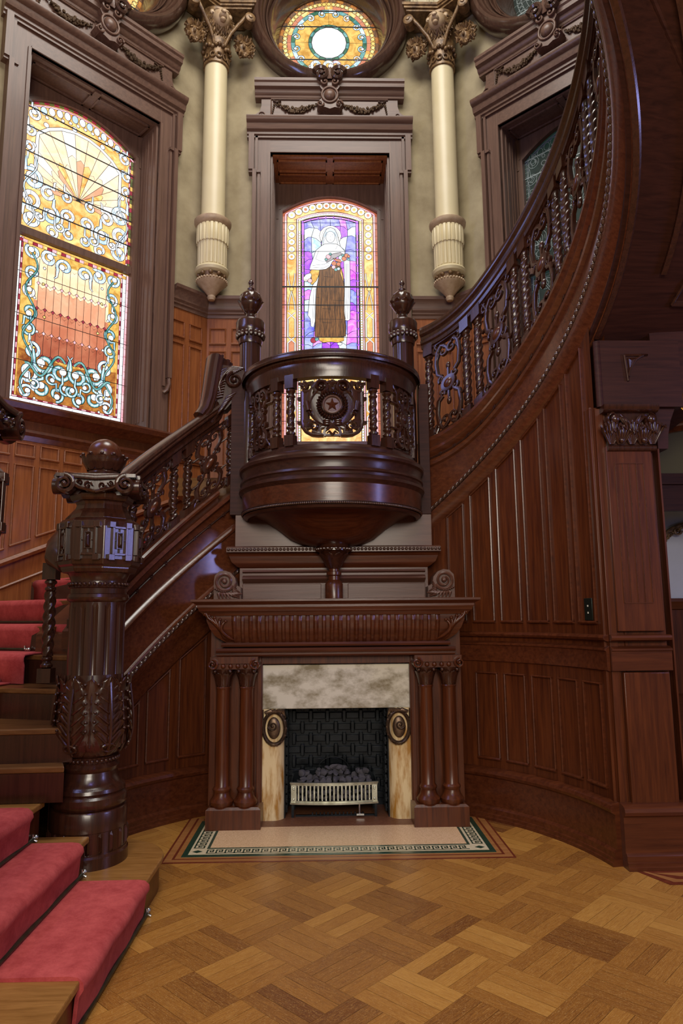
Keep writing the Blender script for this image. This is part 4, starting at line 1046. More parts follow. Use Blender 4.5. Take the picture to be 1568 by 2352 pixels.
b.build('capital',M_dark,t,ang=60)
# boxed entablature above
t=thing('entablature_block','plain dark mahogany block with sunk spandrel above the pilaster capital','beam',(1.9,YP,2.54))
b=MB(); b.box(1.56,2.05,YP-.02,YP+.25,2.545,2.955); b.lathe(1.56,YP-.005,[(.022,2.545),(.022,2.95)],14); b.build('block',M_dull,t)
b=MB(lambda x,y,z:(x,YP-.02+y,z)); p=[(1.715,2.86),(1.855,2.862)]+[(1.855-.125*math.sin(q),2.862-.0-(.165)*(1-math.cos(q))) for q in [i*PI/2/8 for i in range(1,9)]]
p[-1]=(1.728,2.70); b.ribbon(p+[p[0]],.012,-.012,.01,ridge=.004)
b.add([(1.735,-.005,2.845),(1.80,-.005,2.845),(1.738,-.005,2.75),(1.75,-.022,2.822)],[(0,1,3),(1,2,3),(2,0,3)]); b.build('spandrel_ornament',M_dark,t)
# arch, wing wall and the room beyond
b=MB(); pts=[(2.05,2.955),(1.90,2.955),(1.90,2.5)]+[(2.45-.5*math.cos(q),2.30+.52*math.sin(q)) for q in [i*PI/2/10 for i in range(1,11)]]+[(2.45,2.955)]
b=MB(lambda x,y,z:(x+.0,YP+.12+y,z)); b.poly([(1.90,2.30),(1.96,2.30)]+[(2.52-.56*math.cos(q),2.30+.56*math.sin(q)) for q in [i*PI/2/10 for i in range(1,11)]]+[(4.4,2.86),(4.4,3.1),(1.90,3.1)],-.10,.06)
o=b.build('trim_1',M_dull); o['kind']='structure'
b=MB(); b.box(1.86,1.90,YP+.10,YP+.38,0,2.9); b.box(1.895,1.905,YP+.02,YP+.10,.0,2.3); tag(b.build('trim_2',M_red),kind='structure')
YF=6.6
b=MB(); b.box(2.6,5.4,YF,YF+.1,0,4.2); wf=b.build('wall_side_room',M_white); wf['kind']='structure'
b=MB(); b.box(2.6,5.4,YF-.03,YF,0,1.42); b.build('wainscot',M_red,wf)
b=MB(lambda x,y,z:(x,YF-.03+y,z)); b.prof([(0,1.36),(.03,1.37),(.04,1.42),(.055,1.44),(.055,1.47),(0,1.475)],2.6,5.4); b.prof([(0,0),(.03,0),(.03,.5),(.04,.55),(0,.58)],2.6,5.4)
b.build('wainscot_rail',M_redh,wf)
b=MB(); b.box(2.6,5.4,YF-1.02,YF-.98,2.18,2.50); b.box(2.6,5.4,YF-1.06,YF-.96,2.40,2.45); b.box(2.6,5.4,YF-1.02,YF-.98,3.0,4.2); tag(b.build('trim_3',M_dull),kind='structure')
b=MB(); b.box(2.6,5.4,YF-1.0,YF-.97,2.50,3.02); tag(b.build('trim_4',plain('olive frieze paint',(.10,.085,.04),.8)),kind='structure')
b=MB(lambda x,y,z:(x,YF-1.03+y,z))
for x0 in (2.74,3.12,3.5):
    q=[(x0,2.97+0),(x0,3.45)]+[(x0+.13-.13*math.cos(q_),3.45+.12*math.sin(q_)) for q_ in [i*PI/8 for i in range(1,9)]]+[(x0+.26,2.97+.0),(x0,2.97)]
    b.ribbon([(u,v+.1) for u,v in q],.02,-.015,.0,ridge=.006); b.ribbon([(x0+.13,3.15),(x0+.13,3.42)],.05,-.01,0,ridge=.01)
o=b.build('trim_5',M_dark); o['kind']='structure'
t=thing('picture_frame','gilt rococo frame corner seen through the passage at the right edge','picture frame',(3.35,YF-.05,2.12))
b=MB(lambda x,y,z:(x,YF-.06+y,z)); R8=random.Random(6)
pts=[(3.19,1.98),(3.21,2.04),(3.25,2.09),(3.30,2.13),(3.38,2.17),(3.5,2.2)]
b.ribbon(pts,.05,-.03,.02,ridge=.012)
for i in range(26): q=i/25*4.99; a_=int(q); u=q-a_; x=pts[a_][0]*(1-u)+pts[a_+1][0]*u; z=pts[a_][1]*(1-u)+pts[a_+1][1]*u; b.ball((x+R8.uniform(-.01,.01),-.04,z-.02+R8.uniform(-.012,.006)),.016,1,.8,1,6,5)
b.scroll(3.34,2.12,.04,0,1.2,.02,-.06,-.02,1); b.build('frame_rail',M_gilt,t,ang=60)
t=thing('wall_lamp','polished brass lamp body with amber shade at the right edge','lamp',(2.34,4.15,2.55))
zz=at(1556,865,4.15); z2=at(1556,935,4.15)
b=MB(); b.lathe(zz.x-.005,4.15,[(.001,z2.z),(.020,z2.z),(.022,z2.z+.004),(.022,zz.z-.004),(.02,zz.z),(.001,zz.z)],20); b.build('brass_tube',M_gold,t)
b=MB(); b.lathe(zz.x+.09,4.17,[(.03,z2.z-.03),(.075,z2.z+.01),(.08,zz.z),(.06,zz.z+.01)],24); b.build('shade',plain('amber glass shade',(.28,.13,.03),.2,0,(.4,.2,.06)),t)
b=MB(); b.tube([(zz.x-.005,4.15,z2.z+.005),(zz.x+.03,4.15,z2.z-.03),(zz.x+.12,4.2,z2.z-.03),(zz.x+.25,4.3,z2.z)],.008); b.build('arm',M_gold,t)
# ================================================================ LANDING AND BALCONY
b=MB(); b.box(-.66,.64,4.93,5.2,2.26,2.40); b.box(-1.22,1.22,5.2,6.4,2.26,2.40); tag(b.build('landing_floor',M_tread),kind='structure')
BX,BY=-.02,4.85
def HB(s,d,h): a=s/.6; r=.6+d; return (BX+r*math.sin(a),BY-r*math.cos(a),h)
zf=lambda y,r=.65:zat(y,BY-r)
t=thing('balcony','round pulpit-like mahogany balcony over the fireplace with a carved star panel','balcony',(BX,BY,2.2))
A0,A1=-PI,0   # half circle towards the room
def half(pr,name,mat,ang=30,n=96,mod=None):
    b=MB(); b.lathe(BX,BY,pr,n,a0=-PI-.06,a1=.06,mod=mod); return b.build(name,mat,t,ang=ang)
half([(.50,zf(1010)),(.59,zf(1012)),(.605,zf(1019)),(.605,zf(1026)),(.65,zf(1034)),(.662,zf(1040)),(.66,zf(1047)),(.645,zf(1051)),(.64,zf(1056)),(.640,zf(1070)),(.652,zf(1072)),(.655,zf(1077)),(.645,zf(1080)),(.642,zf(1086)),(.66,zf(1090)),(.663,zf(1097)),(.650,zf(1101)),(.640,zf(1106))],'floor_mouldings',M_darkh)
half([(.640,zf(1105)),(.632,zf(1146))],'fascia',M_redh)
half([(.632,zf(1146)),(.645,zf(1147)),(.645,zf(1149)),(.625,zf(1150)),(.625,zf(1155)),(.63,zf(1157)),(.62,zf(1162)),(.60,zf(1165))],'lower_moulding',M_darkh)
b=MB(); zb_=zf(1152); nb=150
for i in range(nb): a=-PI*(i+.5)/nb; b.ball((BX+.637*math.cos(a),BY+.637*math.sin(a),zb_),.0085,1,1,1.1,6,5)
b.build('bead_moulding',M_gloss,t,ang=70)
zq=lambda y:at(600,y,4.8).z
half([(.60,zf(1164)),(.585,zq(1182)),(.54,zq(1190)),(.47,zq(1198)),(.385,zq(1216)),(.30,zq(1238)),(.22,zq(1250)),(.14,zq(1256)),(.08,zq(1258))],'bowl',M_redh,ang=40)
b=MB(); 
b.add([(BX+.62*math.cos(-PI*i/40),BY-.02+.62*math.sin(-PI*i/40),2.38) for i in range(41)]+[(BX,BY+.2,2.38)],[(i,i+1,41) for i in range(40)]); b.build('deck',M_tread,t)
zr0,zr1=zf(862,.60),zf(800,.63)
bz0=zf(1012,.59); bz1=zf(861,.59)
half([(.54,bz1-.01),(.60,bz1-.01),(.605,bz1+.03),(.615,bz1+.06),(.612,bz1+.085),(.625,bz1+.10),(.628,bz1+.12),(.64,bz1+.135),(.648,bz1+.155),(.65,zr1-.055),(.655,zr1-.04),(.645,zr1-.03),(.65,zr1-.015),(.635,zr1),(.60,zr1+.006),(.555,zr1-.005),(.54,zr1-.04),(.54,bz1)],'handrail',M_dark)
dB=-.025
sB=lambda a:.6*math.radians(a)
for a in (-76,-39.5,-28,28,39.5,76):
    b=MB(lambda s,d,h:HB(s,-d+dB,h)); twist(b,sB(a),bz0,bz1,.023,0,.032); b.build('baluster',M_dark,t,ang=50)
for a0,a1 in ((-76,-39.5),(39.5,76)):
    b=MB(lambda s,d,h:HB(s,-d+dB,h)); scrollpanel(b,sB(a0)+.032,sB(a1)-.032,bz0,bz1); o=b.build('scroll_panel',M_dark,t,ang=45)
    b=MB(lambda s,d,h:HB(s,-d+dB,h)); b.ball(((sB(a0)+sB(a1))/2,-.014,(bz0+bz1)/2),.036,1,.55,1,16,8); b.build('boss',M_darkh,o,ang=60)
for a in (-86,86):
    b=MB(lambda s,d,h:HB(s,-d+dB,h)); b.box(sB(a)-.04,sB(a)+.04,-.03,.03,bz0,bz1,2); b.build('end_post',M_dark,t)
for x0,x1 in ((-.755,-.655),(.625,.70)):
    b=MB(); b.box(x0,x1,4.87,4.96,2.06,zat(885,4.9)); b.build('end_pilaster',M_dull,t,bevel=.003)
# central cartouche with the star : crop coordinates 0..1568 over 180 px
fC=lambda x,y,z:HB(x,-y+dB,z)
U=.00031
cz=(bz0+bz1)/2+.005
def K(u,v): return ((u-765)*.0002870,cz-(v-760)*.000293)
def KL(l): return [K(*q) for q in l]
b=MB(fC); y0,y1=-.018,.018
for sx in (-1,1):
    M_=lambda l:[(sx*x,z) for x,z in KL(l)]
    b.ribbon(M_([(320,300),(250,400),(235,560),(240,700),(290,860),(400,1000),(520,1130),(600,1180),(700,1230)]),[.02,.035,.045,.05,.05,.045,.04,.035,.03],y0,y1,ridge=.003)
    b.ribbon(M_([(60,370),(60,1080),(80,1200),(150,1300),(280,1370),(420,1390),(560,1390)]),.022,y0,y1,ridge=.005)
    b.ribbon(M_([(60,375),(250,380)]),.02,y0,y1,ridge=.004); b.ribbon(M_([(150,400),(150,1060)]),.036,y0+.004,y1)
    b.ribbon(M_([(90,1060),(270,1060)]),.024,y0,y1,ridge=.004); b.ribbon(M_([(130,1080),(210,1240)]),.026,y0,y1)
    b.scroll(*((lambda q:(sx*q[0],q[1]))(K(330,1190))),.036,PI*.0 if sx<0 else PI,1.25,.018,y0-.004,y1,sx,ridge=.006)
    b.ribbon(M_([(300,1290),(400,1330),(470,1320),(475,1230),(560,1200),(600,1180)]),.024,y0,y1,ridge=.004)
    b.scroll(*((lambda q:(sx*q[0],q[1]))(K(515,300))),.044,-PI/2,1.5,.020,y0-.016,y1,-sx,ridge=.01)
    b.ribbon(M_([(330,320),(400,220),(500,150),(600,190),(700,300),(740,400)]),.024,y0-.006,y1,ridge=.006)
    b.ribbon(M_([(320,310),(420,400),(560,430)]),.028,y0,y1,ridge=.004)
    b.tube([ (sx*K(190,650)[0],-.04,K(190,650)[1]),(sx*K(240,860)[0],-.045,K(240,860)[1])],[.020,.016],10)
    b.scroll(*((lambda q:(sx*q[0],q[1]))(K(262,895))),.018,PI/2,1.1,.01,-.045,-.02,sx)
    b.scroll(*((lambda q:(sx*q[0],q[1]))(K(90,250))),.030,PI/2,1.1,.015,y0,y1,sx); b.ribbon(M_([(-30,180),(120,210),(330,180)]),.018,y0,y1); b.ribbon(M_([(330,180),(300,300)]),.02,y0,y1)
    b.ribbon(M_([(-60,530),(70,530)]),.020,y0,y1); b.ribbon(M_([(-60,1080),(70,1080)]),.020,y0,y1)
    b.ribbon(M_([(560,1390),(590,1290),(700,1200)]),.014,y0-.004,y1); b.ribbon(M_([(590,1420),(590,1300)]),.012,y0,y1)
    b.tube([(sx*K(765,1400)[0],-.02,K(765,1400)[1]),(sx*K(700,1330)[0],-.03,K(700,1330)[1]),(sx*K(640,1360)[0],-.02,K(640,1360)[1])],[.008,.009,.004],6)
    b.tube([(sx*K(640,1100)[0],-.03,K(640,1100)[1]),(-sx*K(640,1300)[0],-.035,K(900,1290)[1])],[.012,.010],6)
    for k in range(3): p_=K(640,1090+45*k); b.ball((sx*p_[0],-.035,p_[1]),.018,1.5,.8,.5,8,6)
    for k in range(4): b.tube([(0,-.02,K(0,300)[1]),(sx*.008*k,-.035,K(0,220)[1]),(sx*(.012*k+.004),-.025,K(0,150+15*k)[1])],[.006,.009,.004],6)
b.ribbon([( .148*math.cos(a),cz+.004+.135*math.sin(a)) for a in [2*PI*i/36 for i in range(37)]],.012,y0-.004,y1,ridge=.004)
b.lathe(0,cz+.012,[(.001,y0+.004),(.145,y0+.004),(.145,y1),(.001,y1)],40,axis='y')
b.ribbon([K(600,1390),K(930,1390)],.012,y0,y1)
cart=b.build('cartouche_panel',M_dark,t,ang=40)
b=MB(fC); zc_=K(0,720)[1]; R9=random.Random(12)
for ring,(rr,nn_) in enumerate(((.071,30),(.083,32),(.093,30))):
    for i in range(nn_):
        a=2*PI*(i+ring*.5)/nn_; da=.20
        b.tube([(rr*math.cos(a),-.022-.010*(ring==1),zc_+rr*math.sin(a)),((rr+.004)*math.cos(a+da*.5),-.036-.008*(ring==1),zc_+(rr+.004)*math.sin(a+da*.5)),(rr*math.cos(a+da),-.022,zc_+rr*math.sin(a+da))],[.004,.0085,.002],6)
b.build('wreath',M_dark,cart,ang=60)
b=MB(fC); b.lathe(0,zc_,[(.062,-.016),(.064,-.032),(.058,-.040),(.052,-.036),(.050,-.024),(.049,-.02),(.001,-.02)],36,axis='y'); b.build('medallion',M_case,cart,ang=40)
b=MB(fC); ps=[]
for i in range(10):
    a=PI/2+i*PI/5; r=.047 if i%2==0 else .019; ps.append((r*math.cos(a),-.021,zc_+r*math.sin(a)))
b.add(ps+[(0,-.040,zc_)],[(i,(i+1)%10,10) for i in range(10)]); b.build('star',M_redh,cart,smooth=False)
# landing newels at the ends of the balcony
def newel_small(x,label):
    t=thing('landing_newel',label,'newel post',(x,4.95,2.4),'landing newels beside the balcony')
    b=MB(); Z=lambda y:zat(y,4.95)
    b.lathe(x,4.95,[(.085,2.40),(.085,2.9),(.078,2.95),(.078,3.38)],80,mod=lambda a,z,r:r*(1-.06*max(0,math.cos(12*a))) if z>2.95 else r,sub=1); b.build('fluted_shaft',M_dark,t)
    b=MB(); b.lathe(x,4.95,[(.085,3.37),(.092,3.40),(.088,3.42),(.104,3.47),(.110,3.49),(.108,3.50),(.110,3.54),(.104,3.555),(.07,3.565),(.045,3.575)],40)
    for i in range(18): a=2*PI*i/18; b.ball((x+.098*math.cos(a),4.95+.098*math.sin(a),3.44),.017,1,1,1.5,6,5)
    b.build('cap',M_dark,t)
    b=MB(); b.lathe(x,4.95,[(.045,3.57),(.052,3.58),(.04,3.60),(.035,3.62),(.06,3.65),(.085,3.69),(.088,3.72),(.075,3.77),(.045,3.80),(.025,3.81),(.028,3.825),(.014,3.84),(.012,3.855),(.022,3.872),(.016,3.89),(.004,3.905)],36,mod=lambda a,z,r:r*(1+.05*math.cos(16*a)) if 3.71<z<3.81 else r,sub=2)
    for i in range(9):
        a0=2*PI*i/9; b.leaf((0,3.63,0),.095,.026,.012,lambda u,v,o,a0=a0:(x+(.045+(v-3.63)*.5+o)*math.cos(a0+u/.075),4.95+(.045+(v-3.63)*.5+o)*math.sin(a0+u/.075),v),6,8)
    b.build('finial',M_dark,t,ang=50)
    return t
nl=newel_small(-.63,'dark turned newel with a leafy finial, left of the balcony before the lit window')
dup(nl,(.533,4.95,2.4),'dark turned newel with a leafy finial, right of the balcony where the right flight begins')

# ================================================================ OVERMANTEL, BRACKETS, PILLAR
YO=4.88
t=thing('overmantel','brown panelled overmantel with beaded cornice between mantel shelf and balcony','overmantel',(0,YO,1.46))
b=MB(); b.box(-.715,.70,YO,YO+.14,1.80,2.075); b.build('backboard',M_over,t,bevel=.003)
b=MB(lambda x,y,z:(x,YO+y,z))
b.prof([(0,1.835),(.02,1.83),(.04,1.822),(.04,1.79),(0,1.785)],-.77,.755); b.build('cornice',M_over,t)
b=MB(); 
for i in range(58): b.ball((-.755+i*1.50/57,YO-.043,1.808),.0115,1,1,1,8,6)
b.build('bead_moulding',M_gloss,t,ang=70)
b=MB(); vs=[];fs=[]; pr=[(0,1.79,.755),(-.005,1.785,.75),(-.035,1.76,.742),(-.03,1.72,.725),(-.01,1.69,.69),(.01,1.675,.66),(.1,1.675,.66),(.1,1.79,.755)]
for d,z,hw in pr: vs+=[(-hw-.008,YO+d,z),(hw-.008,YO+d,z)]
k=len(pr)
fs=[(2*i,2*i+1,2*((i+1)%k)+1,2*((i+1)%k)) for i in range(k)]+[[2*i for i in range(k)],[2*i+1 for i in range(k)][::-1]]
b.add(vs,fs); b.build('cushion_frieze',M_redh,t)
b=MB(lambda x,y,z:(x,YO+y,z)); b.prof([(0,1.665),(.03,1.662),(.035,1.65),(.012,1.64),(.012,1.625),(.045,1.61),(.05,1.60),(.04,1.59),(.01,1.58),(0,1.57)],-.655,.64)
b.build('base_moulding',M_over,t)
b=MB(); b.box(-.68,.665,YO+.005,YO+.15,1.44,1.68); b.box(-.655,-.10,YO-.012,YO+.02,1.455,1.565); b.box(.09,.64,YO-.012,YO+.02,1.455,1.565); b.build('base_panels',M_over,t,bevel=.003)
t=thing('pillar','short turned mahogany pillar with leaf capital carrying the balcony bowl','pillar',(-.01,4.77,1.455))
b=MB(); b.lathe(-.01,4.77,[(.062,1.452),(.062,1.555),(.052,1.575),(.04,1.585),(.04,1.61),(.052,1.62),(.052,1.64),(.035,1.645),(.035,1.66),(.045,1.668)],32); b.build('shaft',M_redh,t)
b=MB(); b.lathe(-.01,4.77,[(.044,1.665),(.055,1.69),(.085,1.74),(.105,1.78),(.12,1.785),(.12,1.80),(.105,1.81),(.10,1.84)],40)
for i in range(9):
    a0=2*PI*i/9+PI/2; b.leaf((0,1.67,0),.105,.03,.012,lambda u,v,o,a0=a0:(-.01+(.045+(v-1.67)*.55+o)*math.cos(a0+u/.08),4.77+(.045+(v-1.67)*.55+o)*math.sin(a0+u/.08),v),6,8)
for i in range(26): a=2*PI*i/26; b.ball((-.01+.12*math.cos(a),4.77+.12*math.sin(a),1.797),.012,1,1,1,6,5)
b.build('capital',M_dark,t,ang=50)
def bracket(x,sx,label):
    t=thing('scroll_bracket',label,'bracket',(x,4.80,1.455),'scroll brackets standing on the mantel shelf')
    b=MB(lambda X,Y,Z:(x+sx*X,4.80+Y,1.455+Z))
    b.poly([(-.095,0),(-.095,.13),(-.09,.165),(-.06,.195),(-.02,.20),(.02,.185),(.05,.15),(.06,.10),(.09,.08),(.09,0)],-.04,.10)
    b.scroll(-.02,.125,.066,-PI*.15,1.9,.024,-.058,-.03,1,ridge=.006,n=40)
    b.build('body',M_over,t,ang=40)
    b=MB(lambda X,Y,Z:(x+sx*X,4.80+Y,1.455+Z))
    for k in range(7):
        u=-.075+k*.026; b.tube([(-.03+u*.2,-.045,.055-.004*k),(u*.8,-.062,.04),(u+.02,-.05,.002+.012*max(0,k-3))],[.006,.012,.004],6)
    for k in range(5): b.tube([(.06,-.045,.12-.02*k),(.04,-.06,.075-.012*k),(.085,-.05,.05-.01*k)],[.005,.011,.004],6)
    for k in range(7): b.ball((-.085+.012*k,-.055,.075-.007*k+.002*k*k*.3),.0075,1,1,1,6,5)
    b.build('acanthus',M_over,t,ang=60)
bracket(-.745,1,'carved scroll bracket standing on the left end of the mantel shelf'); bracket(.735,-1,'carved scroll bracket standing on the right end of the mantel shelf')

# ================================================================ FIREPLACE
t=thing('fireplace_mantel','mahogany chimneypiece with paired columns, fluted frieze and marble slips','fireplace',(0,4.7,0))
def rprof(b,pr,hw,yb,cx=0):   # moulding with mitred returns: (d,h) ; depth from front plane
    vs=[];fs=[];k=len(pr)
    for d,h in pr: vs.append((cx-hw-d,yb,h))
    for d,h in pr: vs.append((cx-hw-d,FY-d,h))
    for d,h in pr: vs.append((cx+hw+d,FY-d,h))
    for d,h in pr: vs.append((cx+hw+d,yb,h))
    for s in range(3):
        for j in range(k-1): a=s*k+j; fs.append((a,a+1,a+1+k,a+k))
    fs.append((0,k,2*k,3*k)); fs.append((k-1,4*k-1,3*k-1,2*k-1)); fs.append(list(range(k))); fs.append([3*k+j for j in range(k)][::-1])
    b.add(vs,fs)
FY=4.56
b=MB(); rprof(b,[(0,1.345),(.012,1.345),(.018,1.36),(.038,1.375),(.042,1.39),(.05,1.40),(.05,1.415),(.075,1.43),(.085,1.437),(.085,1.45),(0,1.4555)],.858,4.95); b.build('shelf',M_redh,t)
# fluted cove frieze with curved ends
b=MB(); pr=[(.0,1.165,.715),(.005,1.18,.75),(.03,1.215,.80),(.05,1.26,.83),(.06,1.31,.85),(.06,1.345,.855)]
nF=29; FY0=4.62; vs=[];fs=[]
cols=[]; N_=29*8
for i in range(N_+1): cols.append(-1+2*i/N_)
for d,z,hw in pr:
    for u in cols:
        x=u*.84 if abs(u)<.80 else math.copysign(.672+(hw-.672)*(abs(u)-.80)/.20,u); ph=(u*.84/.0536)%1.0; inner=abs(u)<.83
        g_=.012*(1-min(1,abs(ph-.5)*4)**4) if inner and 1.17<z<1.33 else 0
        vs.append((x,FY0-d-g_,z))
W=len(cols)
for j in range(len(pr)-1):
    for i in range(W-1): a=j*W+i; fs.append((a,a+1,a+W+1,a+W))
b.add(vs,fs)
for sx in (-1,1):   # returns
    vs=[];k=len(pr)
    for d,z,hw in pr: vs+=[(sx*hw,FY0-d,z),(sx*hw,4.95,z)]
    b.add(vs,[(2*j,2*j+1,2*j+3,2*j+2) for j in range(k-1)])
b.build('fluted_frieze',M_redh,t,ang=25)
for sx in (-1,1):
    b=MB()
    for k in range(7):
        pts=[]
        for j in range(9):
            u=j/8; zz=1.18+(.13+.012*k)*u; sx_=.06*math.sin(u*PI*.8)
            x0=.665+.012*k+(.11+.006*k)*u+ (.035-.012*k)*math.sin(u*PI)+ (.018*k-.05)*(u**3)
            hwz=.715+.14*u**.6; x0=min(x0,hwz+.006); pts.append((sx*x0,FY0-.012-.062*u**.6-.012*math.sin(u*PI),zz))
        b.tube(pts,[.004,.009,.012,.013,.013,.012,.011,.009,.004],7)
        b.ball(pts[-1],.011,1,1,1,8,6)
    b.build('frieze_acanthus',M_red,t,ang=60)
b=MB(lambda x,y,z:(x,FY0+y,z)); b.box(-.86,.86,.02,.3,.0,1.17) if False else None
b.prof([(-.02,1.17),(.012,1.168),(.018,1.155),(.012,1.142),(-.02,1.142)],-.76,.76); b.prof([(-.02,1.135),(.03,1.132),(.038,1.118),(.03,1.105),(.012,1.10),(.012,1.088),(.02,1.08),(-.02,1.08)],-.79,.79)
b.build('architrave_mouldings',M_redh,t)
b=MB(); 
for sx in (-1,1):
    x0,x1=min(sx*.495,sx*.845),max(sx*.495,sx*.845); b.box(x0,x1,4.71,4.95,0,1.17)
    x0,x1=min(sx*.50,sx*.53),max(sx*.50,sx*.53); b.box(x0,x1,4.69,4.75,0.13,1.085)
b.box(-.50,.50,4.71,4.95,1.02,1.17); b.box(-.84,.84,4.68,4.95,1.07,1.34)
b.build('pilaster_backing',M_red,t,bevel=.003)
for sx in (-1,1):
    b=MB(); cx=sx*.668
    x0,x1=(-.835,-.487) if sx<0 else (.487,.840)
    b.box(x0,x1,4.56,4.95,0,.128); b.add([(x0,4.56,.128),(x1,4.56,.128),(x1,4.72,.128),(x0,4.72,.128),(x0+.018,4.575,.142),(x1-.018,4.575,.142),(x1-.018,4.72,.142),(x0+.018,4.72,.142)],[(0,1,5,4),(1,2,6,5),(3,0,4,7),(4,5,6,7)])
    b.build('plinth',M_red,t,smooth=False)
    for dx in (-.077,.077):
        x=cx+dx; y=4.635
        b=MB(); b.lathe(x,y,[(.068,.142),(.075,.155),(.076,.17),(.066,.185),(.055,.20),(.050,.225),(.056,.235),(.058,.245),(.050,.255),(.0455,.262),(.0465,.40),(.044,.86),(.046,.872),(.050,.878),(.046,.885)],32); c_=b.build('column',M_red,t)
        b=MB(); b.lathe(x,y,[(.044,.883),(.048,.93),(.060,.985),(.066,1.0)],24)
        for i in range(8):
            a0=2*PI*i/8+PI/8; b.leaf((0,.887,0),.10,.026,.018,lambda u,v,o,a0=a0,x=x,y=y:(x+(.045+(v-.887)*.16+o)*math.cos(a0+u/.06),y+(.045+(v-.887)*.16+o)*math.sin(a0+u/.06),v),6,8)
        for i in range(4):
            a0=PI/4+i*PI/2; b.ball((x+.070*math.cos(a0),y+.070*math.sin(a0),.985),.014,1,1,1,8,6)
        b.build('column_capital',M_dark,c_,ang=55)
    b=MB(lambda X,Y,Z:(cx+X,4.635+Y,Z))
    b.box(-.155,.155,-.07,.08,1.035,1.078); b.box(-.15,.15,-.055,.08,.998,1.035)
    for s2 in (-1,1): b.scroll(s2*.138,1.030,.033,PI/2,1.6,.014,-.09,.07,-s2,ridge=.004,n=30)
    for q in range(4): b.ball((-.072+q*.048,-.058,1.018),.016,1,1,1,10,8)
    b.build('volute_cap',M_red,t,ang=45)
b=MB(); b.box(-.497,.497,4.745,4.80,.722,1.012); b.build('marble_lintel',M_marb,t,bevel=.004)
for sx in (-1,1):
    b=MB(); q=[(sx*.497,4.745),(sx*.43,4.745)]+[(sx*(.42-.075*math.sin(a)),4.745+.10*(1-math.cos(a))) for a in [i*PI/2/8 for i in range(9)]]+[(sx*.345,5.06),(sx*.497,5.06)]
    k=len(q); b.add([(x,y,0) for x,y in q]+[(x,y,.722) for x,y in q],[(i,(i+1)%k,(i+1)%k+k,i+k) for i in range(k)]+[list(range(k)),list(range(k,2*k))[::-1]]); b.build('marble_jamb',M_jamb,t)
    b=MB(lambda X,Y,Z:(sx*(.42+X),4.735+Y,Z)); 
    b.ribbon([(.073*math.cos(a)-.005,.60+.105*math.sin(a)) for a in [2*PI*i/28 for i in range(29)]],.024,-.012,.01,ridge=.010)
    b.ball((.0,.0,.60),.055,.8,.3,1.3,14,10); b.scroll(.005,.615,.030,0,1.3,.012,-.024,0,1)
    for i in range(14): a=2*PI*i/14; b.ball((.075*math.cos(a)-.005,-.012,.60+.108*math.sin(a)),.011,1,.7,1,6,5)
    for i in range(4): b.tube([(.06-.0*i,-.005,.70),(.02-.03*i,-.014,.715),(-.02-.02*i,-.006,.70-.012*i)],[.010,.012,.003],6)
    b.ribbon([(.07,.57),(.078,.66),(.078,.72)],.02,-.012,.01,ridge=.006)
    b.build('bronze_ornament',M_bronze,t,ang=60)
# firebox
b=MB(); b.box(-.36,.36,5.10,5.14,0,.80); b.box(-.36,-.345,4.80,5.12,0,.8); b.box(.345,.36,4.80,5.12,0,.8); b.box(-.36,.36,4.80,5.14,.74,.80); b.build('firebox',M_iron,t)
b=MB()
for j in range(9):
    z=.06+j*.078
    for i in range(6):
        x=-.30+i*.12+(0.06 if j%2 else 0)
        b.box(x-.045,x+.045,5.075,5.10,z,z+.045)
    for i in range(7): x=-.36+i*.12+(0.06 if j%2 else 0); b.box(x-.013,x+.013,5.068,5.10,z-.02,z+.062)
b.build('woven_fireback',M_iron,t,bevel=.004)
b=MB()
for sx in (-1,1):
    for j in range(11):
        z=.05+j*.062; b.box(sx*.338-.006,sx*.338+.006,4.84,5.09,z,z+.012)
        for i in range(4): y=4.86+i*.06; b.box(sx*.338-.008,sx*.338+.004,y,y+.012,z-.02,z+.03)
b.build('side_grille',M_iron,t)
# grate
G0=4.80
t=thing('fire_grate','tarnished brass basket grate on black legs inside the fireplace','grate',(-.02,4.88,0))
gx0,gx1=-.308,.272; gy=lambda x:G0-.028*(1-((x+.018)/.29)**2)
def strip(b,z0,z1,dep,n=24,over=0):
    vs=[];fs=[]
    for i in range(n+1):
        x=gx0-over+(gx1-gx0+2*over)*i/n; y=gy(x); vs+=[(x,y-dep,z0),(x,y-dep,z1),(x,y+.012,z1),(x,y+.012,z0)]
    for i in range(n):
        for j in range(4): a=i*4+j;c=i*4+(j+1)%4; fs.append((a,c,c+4,a+4))
    fs+=[(0,1,2,3),tuple(n*4+j for j in (3,2,1,0))]; b.add(vs,fs)
b=MB(); strip(b,.229,.237,.010,over=.006); strip(b,.217,.229,.004,over=.002); b.build('top_rail',M_brass,t)
b=MB(); strip(b,.100,.112,.016,over=.004); strip(b,.112,.120,.004); b.build('bottom_rail',M_brass,t)
for i in range(19):
    x=gx0+.052+i*.0263; b=MB(); b.box(x-.005,x+.005,gy(x)-.004,gy(x)+.006,.118,.220); b.ball((x,gy(x)-.006,.126),.005,1,1,1,6,5); b.build('bar',M_brass,t)
for x in (gx0+.02,gx1-.02):
    b=MB(); b.box(x-.018,x+.018,gy(x)-.006,gy(x)+.01,.112,.220)
    for z in (.13,.195,.205): b.ball((x,gy(x)-.008,z),.007,1,1,1,6,5)
    b.build('end_plate',M_brass,t)
for x in (gx0+.012,gx1-.012):
    for y in (G0+.01,5.0): b=MB(); b.box(x-.008,x+.008,y,y+.014,0.0,.11); b.build('leg',M_iron,t)
b=MB(); b.box(gx0,gx0+.008,G0,5.02,.11,.232); b.box(gx1-.008,gx1,G0,5.02,.11,.232); b.box(gx0,gx1,5.01,5.02,.11,.25); b.box(gx0,gx1,G0,5.02,.105,.115)
